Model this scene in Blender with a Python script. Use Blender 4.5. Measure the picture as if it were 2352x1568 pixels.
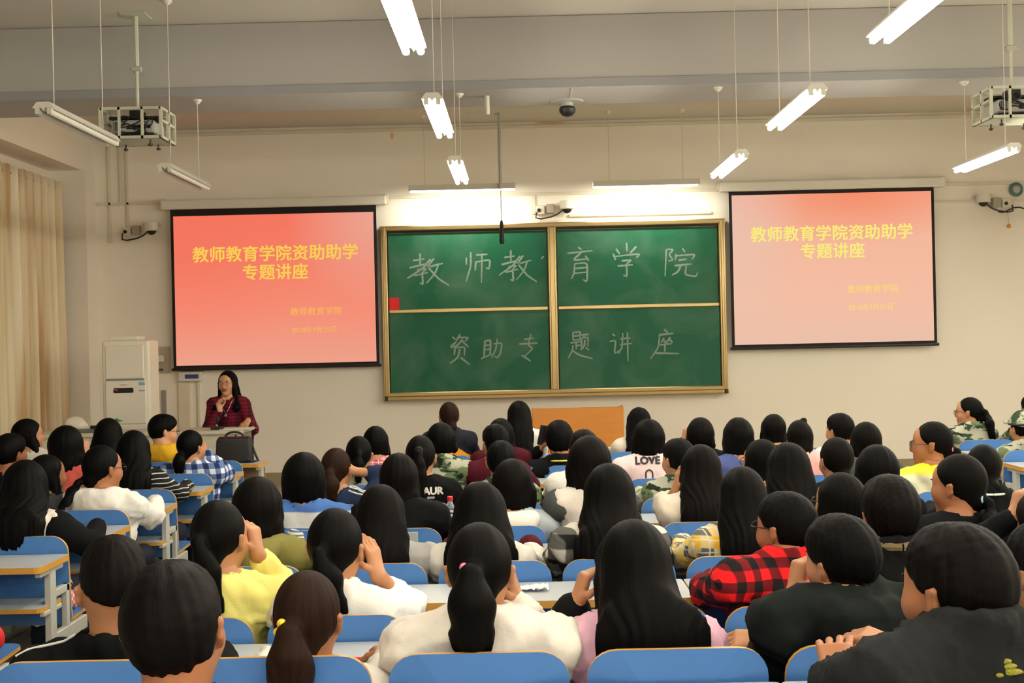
import bpy, bmesh, math, random
import numpy as np
from mathutils import Vector, Matrix

for o in list(bpy.data.objects):
    bpy.data.objects.remove(o, do_unlink=True)
SC = bpy.context.scene
COL = SC.collection

# ------------------------------------------------------------------ camera
F_PX, VPX, VPY, ROLL = 2880.0, 1195.0, 783.0, math.radians(1.3)
CAM_Z = 1.70
cam_d = bpy.data.cameras.new('camera')
cam_d.sensor_width = 36.0
cam_d.lens = F_PX / 2352.0 * 36.0
cam_d.clip_start = 0.05
cam = bpy.data.objects.new('camera', cam_d)
COL.objects.link(cam)
cam.location = (0, 0, CAM_Z)
yaw = math.atan((VPX - 1176.0) / F_PX)
pit = math.atan((784.0 - VPY) / F_PX)
cam.matrix_world = (Matrix.Translation((0, 0, CAM_Z)) @ Matrix.Rotation(yaw, 4, 'Z')
                    @ Matrix.Rotation(math.pi / 2 - pit, 4, 'X') @ Matrix.Rotation(-ROLL, 4, 'Z'))
SC.camera = cam

# ------------------------------------------------------------------ world and view
W = bpy.data.worlds.new('world')
SC.world = W
W.use_nodes = True
W.node_tree.nodes['Background'].inputs[0].default_value = (0.35, 0.38, 0.45, 1)
W.node_tree.nodes['Background'].inputs[1].default_value = 0.05
SC.view_settings.view_transform = 'Standard'
SC.view_settings.look = 'None'
SC.view_settings.exposure = 0.12
SC.view_settings.gamma = 1.0
SC.view_settings.use_curve_mapping = False
try:
    SC.cycles.use_denoising = True
    SC.cycles.use_adaptive_sampling = True
    SC.cycles.adaptive_threshold = 0.1
    SC.cycles.max_bounces = 5
    SC.cycles.diffuse_bounces = 4
    SC.cycles.glossy_bounces = 3
    SC.cycles.sample_clamp_indirect = 6.0
except Exception:
    pass
TUBE_S = 102.0          # radiance of each lit ceiling tube
BOARD_W = 14.0         # each blackboard lamp
LAMP_COL = (1.0, 0.94, 0.80)

# ------------------------------------------------------------------ helpers
CR, SR = math.cos(ROLL), math.sin(ROLL)
def P(px, py, Y):
    """a point of the photograph at the room depth Y"""
    dx, dy = px - VPX, py - VPY
    u = dx * CR - dy * SR
    v = dx * SR + dy * CR
    return Vector((u * Y / F_PX, Y, CAM_Z - v * Y / F_PX))

def lin(r, g=None, b=None, k=1.0):
    if g is None:
        r, g, b = r
    out = []
    for c in (r, g, b):
        c = c / 255.0
        c = c / 12.92 if c <= 0.04045 else ((c + 0.055) / 1.055) ** 2.4
        out.append(min(c * k, 0.95))
    return (out[0], out[1], out[2], 1.0)

def new_mat(name):
    m = bpy.data.materials.new(name)
    m.use_nodes = True
    return m, m.node_tree, m.node_tree.nodes['Principled BSDF']

MATS = {}
def mat(name, col, rough=0.6, metal=0.0, var=0.0, scale=8.0, bump=0.0, bscale=60.0, spec=0.5, stretch=None, coat=0.0):
    if name in MATS:
        return MATS[name]
    m, nt, b = new_mat(name)
    b.inputs['Base Color'].default_value = col
    b.inputs['Roughness'].default_value = rough
    b.inputs['Metallic'].default_value = metal
    b.inputs['Specular IOR Level'].default_value = spec
    if coat:
        b.inputs['Coat Weight'].default_value = coat
    if var or bump:
        tc = nt.nodes.new('ShaderNodeTexCoord')
        mp = nt.nodes.new('ShaderNodeMapping')
        nt.links.new(tc.outputs['Object'], mp.inputs[0])
        if stretch:
            mp.inputs['Scale'].default_value = stretch
    if var:
        n = nt.nodes.new('ShaderNodeTexNoise')
        n.inputs['Scale'].default_value = scale
        n.inputs['Detail'].default_value = 4
        nt.links.new(mp.outputs[0], n.inputs['Vector'])
        mx = nt.nodes.new('ShaderNodeMix')
        mx.data_type = 'RGBA'
        mx.inputs['A'].default_value = tuple(c * (1 - var) for c in col[:3]) + (1,)
        mx.inputs['B'].default_value = tuple(min(c * (1 + var), 0.95) for c in col[:3]) + (1,)
        nt.links.new(n.outputs['Fac'], mx.inputs['Factor'])
        nt.links.new(mx.outputs['Result'], b.inputs['Base Color'])
    if bump:
        n2 = nt.nodes.new('ShaderNodeTexNoise')
        n2.inputs['Scale'].default_value = bscale
        n2.inputs['Detail'].default_value = 3
        nt.links.new(mp.outputs[0], n2.inputs['Vector'])
        bp = nt.nodes.new('ShaderNodeBump')
        bp.inputs['Strength'].default_value = bump
        bp.inputs['Distance'].default_value = 0.01
        nt.links.new(n2.outputs['Fac'], bp.inputs['Height'])
        nt.links.new(bp.outputs[0], b.inputs['Normal'])
    MATS[name] = m
    return m

def emit(name, col, strength):
    if name in MATS:
        return MATS[name]
    m = bpy.data.materials.new(name)
    m.use_nodes = True
    nt = m.node_tree
    nt.nodes.clear()
    e = nt.nodes.new('ShaderNodeEmission')
    e.inputs[0].default_value = tuple(col[:3]) + (1,)
    e.inputs[1].default_value = strength
    o = nt.nodes.new('ShaderNodeOutputMaterial')
    nt.links.new(e.outputs[0], o.inputs[0])
    MATS[name] = m
    return m

def tag(o, label=None, cat=None, group=None, kind=None):
    if label: o['label'] = label
    if cat: o['category'] = cat
    if group: o['group'] = group
    if kind: o['kind'] = kind
    return o

def obj(name, me, m=None, parent=None, loc=None):
    if isinstance(me, bmesh.types.BMesh):
        bm = me
        me = bpy.data.meshes.new(name)
        bm.normal_update()
        bm.to_mesh(me)
        bm.free()
    o = bpy.data.objects.new(name, me)
    COL.objects.link(o)
    if m is not None:
        if len(me.materials) == 0:
            me.materials.append(m)
        else:
            o.material_slots[0].link = 'OBJECT'
            o.material_slots[0].material = m
    if parent is not None:
        o.parent = parent
    if loc is not None:
        o.location = loc
    return o

def empty(name, loc=(0, 0, 0), rz=0.0):
    o = bpy.data.objects.new(name, None)
    COL.objects.link(o)
    o.location = loc
    o.rotation_euler = (0, 0, rz)
    o.empty_display_size = 0.1
    return o

def BM():
    return bmesh.new()

def box(bm, x0, x1, y0, y1, z0, z1, bev=0.0, seg=1):
    vs = [bm.verts.new((x, y, z)) for x in (x0, x1) for y in (y0, y1) for z in (z0, z1)]
    idx = [(0, 1, 3, 2), (4, 6, 7, 5), (0, 4, 5, 1), (2, 3, 7, 6), (0, 2, 6, 4), (1, 5, 7, 3)]
    fs = [bm.faces.new([vs[i] for i in f]) for f in idx]
    if bev > 0:
        es = list({e for f in fs for e in f.edges})
        bmesh.ops.bevel(bm, geom=es, offset=bev, segments=seg, profile=0.5, affect='EDGES')
    return bm

def tube(bm, pts, r, n=8, cap=True):
    """a round tube through points; r is a number or a list"""
    pts = [Vector(p) for p in pts]
    rs = r if isinstance(r, (list, tuple)) else [r] * len(pts)
    rings = []
    up = None
    for i, p in enumerate(pts):
        d = (pts[min(i + 1, len(pts) - 1)] - pts[max(i - 1, 0)]).normalized()
        if up is None:
            up = Vector((0, 0, 1)) if abs(d.z) < 0.9 else Vector((1, 0, 0))
        s = d.cross(up).normalized()
        t = s.cross(d).normalized()
        up = t
        rings.append([bm.verts.new(p + (s * math.cos(2 * math.pi * k / n) + t * math.sin(2 * math.pi * k / n)) * rs[i]) for k in range(n)])
    for a, b in zip(rings, rings[1:]):
        for k in range(n):
            bm.faces.new((a[k], a[(k + 1) % n], b[(k + 1) % n], b[k]))
    if cap:
        bm.faces.new(rings[0][::-1])
        bm.faces.new(rings[-1])
    return bm

def lathe(bm, prof, n=16, c=(0, 0, 0), axis='Z'):
    """profile of (radius, height) turned about an axis"""
    rings = []
    for r, h in prof:
        ring = []
        for k in range(n):
            a = 2 * math.pi * k / n
            if axis == 'Z':
                p = (c[0] + r * math.cos(a), c[1] + r * math.sin(a), c[2] + h)
            else:
                p = (c[0] + r * math.cos(a), c[1] + h, c[2] + r * math.sin(a))
            ring.append(bm.verts.new(p))
        rings.append(ring)
    for a, b in zip(rings, rings[1:]):
        for k in range(n):
            bm.faces.new((a[k], a[(k + 1) % n], b[(k + 1) % n], b[k]))
    bm.faces.new(rings[0][::-1])
    bm.faces.new(rings[-1])
    bmesh.ops.recalc_face_normals(bm, faces=bm.faces[:])
    return bm

def prism(bm, poly, y0, y1, bev=0.0):
    """an x-z outline pushed through y0..y1"""
    a = [bm.verts.new((x, y0, z)) for x, z in poly]
    b = [bm.verts.new((x, y1, z)) for x, z in poly]
    n = len(poly)
    bm.faces.new(a)
    bm.faces.new(b[::-1])
    for k in range(n):
        bm.faces.new((a[k], b[k], b[(k + 1) % n], a[(k + 1) % n]))
    bmesh.ops.recalc_face_normals(bm, faces=bm.faces[:])
    return bm

def smooth(o, ang=40):
    me = o.data
    me.polygons.foreach_set('use_smooth', [True] * len(me.polygons))
    try:
        me.set_sharp_from_angle(angle=math.radians(ang))
    except Exception:
        pass
    return o

def copy_tree(o, parent=None):
    c = o.copy()
    COL.objects.link(c)
    c.parent = parent
    for ch in list(o.children):
        copy_tree(ch, c)
    return c

# ------------------------------------------------------------------ room dimensions
Y_FRONT, Y_BACK = 15.2, -7.5
X_L, X_R = -5.15, 6.6
X_LR = -5.55                 # window recess plane
Z_C = 4.35
STEP_Y, STEP_Z = 3.2, 0.10
PITCH = 0.92
def near(k): return 4.53 + PITCH * k

M_WALL = mat('wall paint cream', (0.90, 0.845, 0.73, 1), 0.75, var=0.03, scale=1.2, bump=0.05, bscale=40)
M_WALLR = M_WALL
M_CEIL = mat('ceiling paint grey white', lin(206, 200, 188), 0.85, var=0.02, scale=0.8, bump=0.04, bscale=30)
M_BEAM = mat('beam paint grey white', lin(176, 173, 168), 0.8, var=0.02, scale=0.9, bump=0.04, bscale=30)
M_TRIM = mat('trunking plastic white', lin(222, 214, 192), 0.5, var=0.03)
M_BEAMSTRIP = mat('darker grey strip', lin(150, 149, 150), 0.7, var=0.03)  # darker grey tone along the lower edge of the beam face
M_STEEL = mat('grey painted steel', lin(178, 178, 168), 0.45, var=0.05)
M_DARK = mat('black plastic', lin(22, 21, 22), 0.45)
M_WHITEP = mat('white plastic', lin(225, 222, 208), 0.4)

# floor: terrazzo
def floor_mat():
    m, nt, b = new_mat('terrazzo floor')
    tc = nt.nodes.new('ShaderNodeTexCoord')
    v = nt.nodes.new('ShaderNodeTexVoronoi'); v.inputs['Scale'].default_value = 90
    nt.links.new(tc.outputs['Object'], v.inputs['Vector'])
    r = nt.nodes.new('ShaderNodeValToRGB')
    r.color_ramp.elements[0].color = lin(168, 156, 132)
    r.color_ramp.elements[1].color = lin(196, 186, 162)
    nt.links.new(v.outputs['Distance'], r.inputs[0])
    n = nt.nodes.new('ShaderNodeTexNoise'); n.inputs['Scale'].default_value = 2.0
    nt.links.new(tc.outputs['Object'], n.inputs['Vector'])
    mx = nt.nodes.new('ShaderNodeMix'); mx.data_type = 'RGBA'; mx.blend_type = 'MULTIPLY'
    mx.inputs['Factor'].default_value = 0.35
    nt.links.new(r.outputs[0], mx.inputs['A']); nt.links.new(n.outputs['Color'], mx.inputs['B'])
    nt.links.new(mx.outputs['Result'], b.inputs['Base Color'])
    b.inputs['Roughness'].default_value = 0.35
    return m
M_FLOOR = floor_mat()

def struct(name, bm, m):
    return tag(obj(name, bm, m), kind='structure')

fl = struct('floor', box(BM(), X_LR - 0.2, X_R + 0.2, Y_BACK, Y_FRONT + 0.2, -0.2, 0.0), M_FLOOR)
obj('step', box(BM(), X_LR, X_R, Y_BACK, STEP_Y, 0.0, STEP_Z, 0.004), M_FLOOR, fl)
struct('ceiling', box(BM(), X_LR - 0.2, X_R + 0.2, Y_BACK, Y_FRONT + 0.2, Z_C, Z_C + 0.2), M_CEIL)
wf = struct('wall_front', box(BM(), X_LR - 0.2, X_R + 0.2, Y_FRONT, Y_FRONT + 0.2, 0, Z_C), M_WALL)
struct('wall_right', box(BM(), X_R, X_R + 0.2, Y_BACK, Y_FRONT, 0, Z_C), M_WALL)
struct('wall_back', box(BM(), X_LR - 0.2, X_R + 0.2, Y_BACK - 0.2, Y_BACK, 0, Z_C), M_WALL)
# left wall: sill wall, lintel beam, piers, window in between
wl = struct('wall_left', box(BM(), X_LR - 0.2, X_LR, Y_BACK, Y_FRONT, 0, 0.9), M_WALL)
obj('lintel_beam', box(BM(), X_LR - 0.2, X_L, Y_BACK, Y_FRONT, 3.84, Z_C), M_WALL, wl)
obj('upper_wall', box(BM(), X_LR - 0.2, X_LR, Y_BACK, Y_FRONT, 3.3, 3.84), M_WALL, wl)
for y0, y1 in ((14.85, Y_FRONT), (10.3, 10.9), (5.8, 6.4), (1.3, 1.9), (-3.2, -2.6), (-7.5, -7.1)):
    obj('pier', box(BM(), X_LR - 0.2, X_L + 0.03, y0, y1, 0, 3.84), M_WALL, wl)
# windows of the left wall (behind the curtain)
M_ALU = mat('aluminium frame', lin(190, 190, 188), 0.35, 0.8)
m_glass, ntg, bg = new_mat('night window glass')
bg.inputs['Base Color'].default_value = (0.02, 0.025, 0.03, 1); bg.inputs['Roughness'].default_value = 0.05
for i, (y0, y1) in enumerate(((10.9, 14.85), (6.4, 10.3), (1.9, 5.8), (-2.6, 1.3), (-7.1, -3.2))):
    bm = BM()
    for a, b_ in ((y0, y0 + 0.06), ((y0 + y1) / 2 - 0.03, (y0 + y1) / 2 + 0.03), (y1 - 0.06, y1)):
        box(bm, X_LR - 0.12, X_LR - 0.06, a, b_, 0.9, 3.3)
    for a, b_ in ((0.9, 0.96), (2.3, 2.36), (3.24, 3.3)):
        box(bm, X_LR - 0.12, X_LR - 0.06, y0, y1, a, b_)
    w = struct('window_%d' % (i + 1), bm, M_ALU)
    for a, b_ in ((y0 + 0.06, (y0 + y1) / 2 - 0.03), ((y0 + y1) / 2 + 0.03, y1 - 0.06)):
        for c, d in ((0.96, 2.3), (2.36, 3.24)):
            obj('pane', box(BM(), X_LR - 0.1, X_LR - 0.09, a, b_, c, d), m_glass, w)
# ceiling beams across the room
for i, yb in enumerate((10.23, 4.9, -0.4, -5.6)):
    bmo = struct('trim_%d' % (i + 1), box(BM(), X_L, X_R, yb, yb + 0.74, 3.755, Z_C, 0.01), M_BEAM)
    obj('beam_edge_strip', box(BM(), X_L, X_R, yb - 0.012, yb, 3.755, 3.83, 0.003), M_BEAMSTRIP, bmo)
# skirting along the front
struct('baseboard_front', box(BM(), X_LR, X_R, Y_FRONT - 0.015, Y_FRONT, 0, 0.17), mat('skirting paint', lin(150, 138, 108), 0.6, var=0.05))
struct('baseboard_left', box(BM(), X_LR, X_LR + 0.015, Y_BACK, 14.85, 0, 0.17), MATS['skirting paint'])
struct('baseboard_right', box(BM(), X_R - 0.015, X_R, Y_BACK, Y_FRONT, 0, 0.17), MATS['skirting paint'])

# cable trunking on the front wall
def trunk(label, segs, m=M_TRIM, d=0.03, name='cable_trunking'):
    bm = BM()
    for (x0, x1, z0, z1) in segs:
        box(bm, x0, x1, Y_FRONT - d, Y_FRONT, z0, z1, 0.003)
    return tag(obj(name, bm, m), label, 'trunking')
trunk('long white cable trunking running over screens and blackboard', [(-5.1, 6.5, 3.455, 3.49)])
trunk('cable trunking tucked under the ceiling along the front wall', [(-5.1, 6.55, 4.27, 4.31)])
trunk('pair of vertical conduits dropping beside the left wall camera', [(-4.96, -4.93, 3.0, 4.27), (-4.74, -4.71, 3.0, 4.27), (-4.82, -4.79, 3.49, 4.27)])
trunk('short vertical conduit above the middle wall camera', [(0.18, 0.22, 3.23, 3.455)])
trunk('thin trunking from middle wall camera to right screen', [(0.62, 2.35, 3.185, 3.215)])
trunk('trunking from right screen to the right wall camera', [(5.0, 6.55, 3.25, 3.275)])
trunk('vertical conduit between air conditioner and lectern', [(-4.36, -4.31, 0.17, 1.2)], mat('grey conduit', lin(150, 148, 140), 0.5))
trunk('broad white trunking below the left screen corner', [(-4.16, -4.02, 0.17, 1.45), (-3.93, -3.9, 0.17, 1.35)])
# stains left on the front wall
M_STAIN = mat('old orange paint mark', lin(226, 192, 162), 0.8, var=0.08)
# ------------------------------------------------------------------ curtain
def curtain(name, y0, y1, label, ph):
    bm = BM()
    n, nz = int((y1 - y0) / 0.018), 18
    rows = []
    rnd = random.Random(ph)
    offs = [rnd.uniform(-0.5, 0.5) for _ in range(40)]
    for j in range(nz + 1):
        t = j / nz
        z = 3.66 + (0.72 - 3.66) * t
        row = []
        for i in range(n + 1):
            y = y0 + (y1 - y0) * i / n
            a = y * 2 * math.pi / 0.21
            k = int((y - y0) / 0.21) % 40
            amp = 0.105 * (0.8 + 0.35 * offs[k] * t)
            x = -5.38 + amp * math.sin(a) + 0.012 * math.sin(a * 2.3 + offs[k] * 3 + 3 * t) * t
            zz = z + (0.015 * math.sin(a + 1.2) if j == 0 else 0)
            yy = y + 0.02 * math.sin(a * 0.5 + ph) * t + (0.10 * t * ((i / n) ** 3) if y1 > 14 else 0)
            row.append(bm.verts.new((x, yy, zz)))
        rows.append(row)
    for r0, r1 in zip(rows, rows[1:]):
        for i in range(n):
            bm.faces.new((r0[i], r0[i + 1], r1[i + 1], r1[i]))
    root = empty(name, (0, 0, 0))
    cl = smooth(obj('cloth', bm, curtain_mat(), root), 80)
    md = cl.modifiers.new('thick', 'SOLIDIFY'); md.thickness = 0.004
    b2 = BM()
    tube(b2, [(-5.36, y0 - 0.1, 3.60), (-5.36, y1 + 0.08, 3.60)], 0.016, 10)
    obj('rod', b2, M_ALU, root)
    yy = y0 + 0.06
    while yy < y1 - 0.05:
        b3 = BM()
        ring = [(-5.36 + 0.03 * math.cos(a), yy, 3.60 + 0.03 * math.sin(a)) for a in [k * math.pi / 6 for k in range(13)]]
        tube(b3, ring, 0.007, 6, cap=False)
        obj('grommet', b3, M_ALU, root)
        yy += 0.105
    return tag(root, label, 'curtain')
def curtain_mat():
    if 'curtain cloth' in MATS: return MATS['curtain cloth']
    m, nt, b = new_mat('curtain cloth')
    tc = nt.nodes.new('ShaderNodeTexCoord'); mp = nt.nodes.new('ShaderNodeMapping')
    mp.inputs['Scale'].default_value = (1, 1, 0.05)
    nt.links.new(tc.outputs['Object'], mp.inputs[0])
    n = nt.nodes.new('ShaderNodeTexNoise'); n.inputs['Scale'].default_value = 5; n.inputs['Detail'].default_value = 2
    nt.links.new(mp.outputs[0], n.inputs['Vector'])
    r = nt.nodes.new('ShaderNodeValToRGB')
    e = r.color_ramp.elements
    e[0].position = 0.36; e[0].color = lin(196, 164, 118)
    e[1].position = 0.60; e[1].color = lin(240, 230, 202)
    x = e.new(0.46); x.color = lin(226, 210, 174)
    nt.links.new(n.outputs['Fac'], r.inputs[0]); nt.links.new(r.outputs[0], b.inputs['Base Color'])
    b.inputs['Roughness'].default_value = 0.85
    b.inputs['Sheen Weight'].default_value = 0.2
    MATS['curtain cloth'] = m
    return m
curtain('curtain', 11.0, 14.62, 'beige pleated full-length curtain on the left window, beside the air conditioner', 3)
# ------------------------------------------------------------------ ceiling lamps
M_TUBE_ON = emit('lit fluorescent tube', LAMP_COL, TUBE_S)
M_TUBE_B = emit('lit board tube', LAMP_COL, 20.0)
M_TUBE_OFF = mat('unlit fluorescent tube', lin(228, 226, 216), 0.3)
M_FIX = mat('lamp housing enamel', lin(224, 220, 206), 0.35)
M_WIRE = mat('lamp rod grey', lin(206, 198, 180), 0.5)

def rounded_y(bm, x, z, y0, y1, r, n=10):
    return tube(bm, [(x, y0, z), (x, y0 + 0.002, z), (x, y1 - 0.002, z), (x, y1, z)], [r * 0.7, r, r, r * 0.7], n)

LAMP_Z = 3.03
def ceiling_lamp(x, y, lit, label):
    root = empty('ceiling_lamp', (x, y, LAMP_Z))
    bm = BM()
    prism(bm, [(-0.06, 0.030), (-0.035, 0.062), (0.035, 0.062), (0.06, 0.030), (0.052, 0.026), (0.012, 0.030), (0.0, 0.012), (-0.012, 0.030), (-0.052, 0.026)], 0.0, 1.18)
    obj('housing', bm, M_FIX, root)
    for s in (-1, 1):
        bm = BM(); rounded_y(bm, s * 0.034, 0.008, 0.03, 1.15, 0.0175)
        smooth(obj('tube', bm, M_TUBE_ON if lit else M_TUBE_OFF, root))
        for yy in (0.004, 1.15):
            obj('tube_holder', box(BM(), s * 0.034 - 0.013, s * 0.034 + 0.013, yy, yy + 0.026, -0.004, 0.032), M_FIX, root)
    for yy in (0.17, 1.01):
        bm = BM(); tube(bm, [(0, yy, 0.06), (0, yy, Z_C - LAMP_Z - 0.02)], 0.0032, 6)
        rod = obj('rod', bm, M_WIRE, root)
        top = Z_C - LAMP_Z
        if 10.23 < y + yy < 10.97 or 4.9 < y + yy < 5.64:
            top = 3.755 - LAMP_Z
            bm = BM(); tube(bm, [(0, yy, 0.06), (0, yy, top - 0.02)], 0.0032, 6)
            old = rod.data; rod.data = bpy.data.meshes.new('rod'); bm.to_mesh(rod.data); bm.free(); rod.data.materials.append(M_WIRE)
        bm = BM(); lathe(bm, [(0.012, -0.035), (0.035, -0.012), (0.04, 0.0)], 12, (0, yy, top))
        obj('ceiling_rose', bm, M_FIX, rod)
    return tag(root, label, 'ceiling lamp', 'twin-tube ceiling lamps hung in rows')
rows_txt = {-2.63: 'left of the projector cage', -0.46: 'centre-left', 1.68: 'centre-right', 3.71: 'far-right'}
ord_txt = {9.36: 'nearest the front wall', 6.97: 'second from the front wall', 4.6: 'third from the front wall', 2.2: 'fourth from the front wall', -0.2: 'fifth from the front wall'}
for X in (-2.63, -0.46, 1.68, 3.71, 5.75):  # the last row, by the right wall, is unseen and added for extra light
    for Yn in (9.36, 6.97, 4.6, 2.2, -0.2):
        lit = not (X < -2)
        row = 'leftmost row' if X < -2 else {-0.46: 'second row from the left', 1.68: 'third row from the left', 3.71: 'fourth row from the left', 5.75: 'added fill row by the right wall'}[X]
        ceiling_lamp(X, Yn, lit, ('lit' if lit else 'unlit') + ' twin-tube lamp of the ' + row + ', ' + ord_txt[Yn])

ceiling_lamp(5.75, 11.73, True, 'added twin-tube fill lamp beside the right wall, closest of all to the front wall')  # one more unseen lamp, added to brighten the right of the front wall
# unseen lamps added behind the camera to light the surfaces facing it
for X in (-3.6, -1.2, 1.2, 3.6):
    for i_, Yn in enumerate((-2.3, -4.4)):
        o_ = ceiling_lamp(X, Yn, True, '')
        o_.location = (X + 0.6, Yn, LAMP_Z); o_.rotation_euler = (0, 0, math.pi / 2)
        tag(o_, 'added twin-tube fill lamp hung crosswise behind the seats, %s of the %s row' % ({-3.6: 'leftmost', -1.2: 'second', 1.2: 'third', 3.6: 'rightmost'}[X], ('nearer', 'farther')[i_]), 'ceiling lamp')

def board_lamp(xc, label):
    y = 14.62
    root = empty('blackboard_lamp', (xc, y, 3.47))
    bm = BM()   # asymmetric shade: open towards the board
    prof = [(-0.03, 0.07), (0.05, 0.07), (0.13, 0.005), (0.124, 0.0), (0.046, 0.055), (-0.024, 0.055), (-0.06, 0.0), (-0.066, 0.004)]
    a = [bm.verts.new((-0.62, q[0], q[1])) for q in prof]; b = [bm.verts.new((0.62, q[0], q[1])) for q in prof]
    for k in range(len(prof)):
        bm.faces.new((a[k], b[k], b[(k + 1) % 8], a[(k + 1) % 8]))
    bm.faces.new(a); bm.faces.new(b[::-1])
    bmesh.ops.recalc_face_normals(bm, faces=bm.faces[:])
    obj('shade', bm, M_FIX, root)
    bm = BM(); tube(bm, [(-0.6, 0.02, 0.018), (-0.595, 0.02, 0.018), (0.595, 0.02, 0.018), (0.6, 0.02, 0.018)], [0.012, 0.0165, 0.0165, 0.012], 10)
    smooth(obj('tube', bm, M_TUBE_B, root))
    for s in (-0.43, 0.43):
        bm = BM(); tube(bm, [(s, 0, 0.07), (s, 0, Z_C - 3.47 - 0.02)], 0.0035, 6)
        rod = obj('rod', bm, M_WIRE, root)
        bm = BM(); lathe(bm, [(0.012, -0.035), (0.035, -0.012), (0.04, 0.0)], 12, (s, 0, Z_C - 3.47))
        obj('ceiling_rose', bm, M_FIX, rod)
    L = bpy.data.lights.new('board_light', 'AREA')
    L.shape = 'RECTANGLE'; L.size = 1.16; L.size_y = 0.05
    L.energy = BOARD_W; L.color = LAMP_COL; L.spread = math.radians(165)
    lo = bpy.data.objects.new('board_light', L); COL.objects.link(lo)
    lo.location = (0, 0.06, -0.004); lo.rotation_euler = (math.radians(58), 0, 0); lo.parent = root
    return tag(root, label, 'lamp', 'lamps over the blackboard')
board_lamp(-0.64, 'lit blackboard lamp hanging over the left half of the board')
board_lamp(1.51, 'lit blackboard lamp hanging over the right half of the board')

# ------------------------------------------------------------------ blackboard
M_BFRAME = mat('champagne aluminium', lin(178, 154, 106), 0.28, 0.85, var=0.05, scale=3)
def board_mat():
    m, nt, b = new_mat('green chalkboard')
    tc = nt.nodes.new('ShaderNodeTexCoord')
    n = nt.nodes.new('ShaderNodeTexNoise'); n.inputs['Scale'].default_value = 1.6; n.inputs['Detail'].default_value = 7; n.inputs['Distortion'].default_value = 0.8
    nt.links.new(tc.outputs['Object'], n.inputs['Vector'])
    r = nt.nodes.new('ShaderNodeValToRGB')
    r.color_ramp.elements[0].position = 0.42; r.color_ramp.elements[0].color = lin(14, 88, 60)
    r.color_ramp.elements[1].position = 0.85; r.color_ramp.elements[1].color = lin(72, 112, 90)
    nt.links.new(n.outputs['Fac'], r.inputs[0]); nt.links.new(r.outputs[0], b.inputs['Base Color'])
    b.inputs['Roughness'].default_value = 0.5
    b.inputs['Specular IOR Level'].default_value = 0.3
    return m
M_BOARD = board_mat()
BX0, BX1, BZ0, BZ1 = -1.655, 2.485, 1.02, 3.115
BXM = 0.405
bb = empty('blackboard', (0, 0, 0))
tag(bb, 'large green four-panel sliding blackboard with gold-coloured frame and chalk writing', 'blackboard')
yb = Y_FRONT - 0.13
for (x0, x1, z0, z1) in ((BX0, BX0 + 0.075, BZ0, BZ1), (BX1 - 0.075, BX1, BZ0, BZ1), (BXM - 0.05, BXM + 0.05, BZ0 + 0.07, BZ1 - 0.04)):
    bm = BM(); box(bm, x0, x1, yb, Y_FRONT, z0, z1, 0.008, 2)
    box(bm, x0 + 0.022, x1 - 0.022, yb - 0.012, yb, z0 + 0.02, z1 - 0.02, 0.005)
    obj('frame_upright', bm, M_BFRAME, bb)
bm = BM(); box(bm, BX0 - 0.01, BX1 + 0.01, yb - 0.005, Y_FRONT, BZ1 - 0.06, BZ1, 0.012, 2); obj('frame_top', bm, M_BFRAME, bb)
bm = BM(); box(bm, BX0, BX1, yb - 0.06, Y_FRONT, BZ0, BZ0 + 0.045, 0.008, 2); box(bm, BX0 + 0.04, BX1 - 0.04, yb - 0.015, yb + 0.05, BZ0 + 0.045, BZ0 + 0.085, 0.004)
obj('chalk_tray', bm, M_BFRAME, bb)
bm = BM()
bm.free()
for sx in (BX0 + 0.01, BX1 - 0.06): obj('corner_cap', box(BM(), sx, sx + 0.05, yb - 0.066, yb - 0.01, BZ0 - 0.004, BZ0 + 0.05, 0.01), M_DARK, bb)
panels = []
for (x0, x1) in ((BX0 + 0.085, BXM - 0.06), (BXM + 0.06, BX1 - 0.085)):
    for (z0, z1, yy) in ((2.06, 3.03, yb + 0.055), (1.10, 2.075, yb + 0.018)):
        p = obj('board_panel', box(BM(), x0, x1, yy, yy + 0.02, z0, z1, 0.002), M_BOARD, bb)
        bm = BM()
        if z0 > 2:
            box(bm, x0 - 0.005, x1 + 0.005, yy - 0.006, yy + 0.022, z1 - 0.005, z1 + 0.028, 0.003)
            box(bm, x0 - 0.005, x1 + 0.005, yy - 0.006, yy + 0.022, z0 - 0.02, z0 + 0.012, 0.003)
        else:
            box(bm, x0 - 0.01, x1 + 0.01, yy - 0.012, yy + 0.022, z1 - 0.01, z1 + 0.032, 0.006)
            box(bm, x0 - 0.01, x1 + 0.01, yy - 0.012, yy + 0.022, z0 - 0.03, z0 + 0.01, 0.005)
        obj('panel_rail', bm, M_BFRAME, p)
        bm = BM()
        if z0 < 2:
            for sx in (x0 - 0.012, x1 - 0.008): box(bm, sx, sx + 0.02, yy - 0.014, yy + 0.01, z1 - 0.014, z1 + 0.034, 0.003)
            obj('rail_end', bm, M_DARK, p)
        panels.append((p, yy))
bm = BM(); box(bm, BX0 + 0.08, BX1 - 0.08, yb + 0.03, yb + 0.05, BZ1 - 0.085, BZ1 - 0.06); obj('top_gap', bm, M_DARK, bb)
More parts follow.
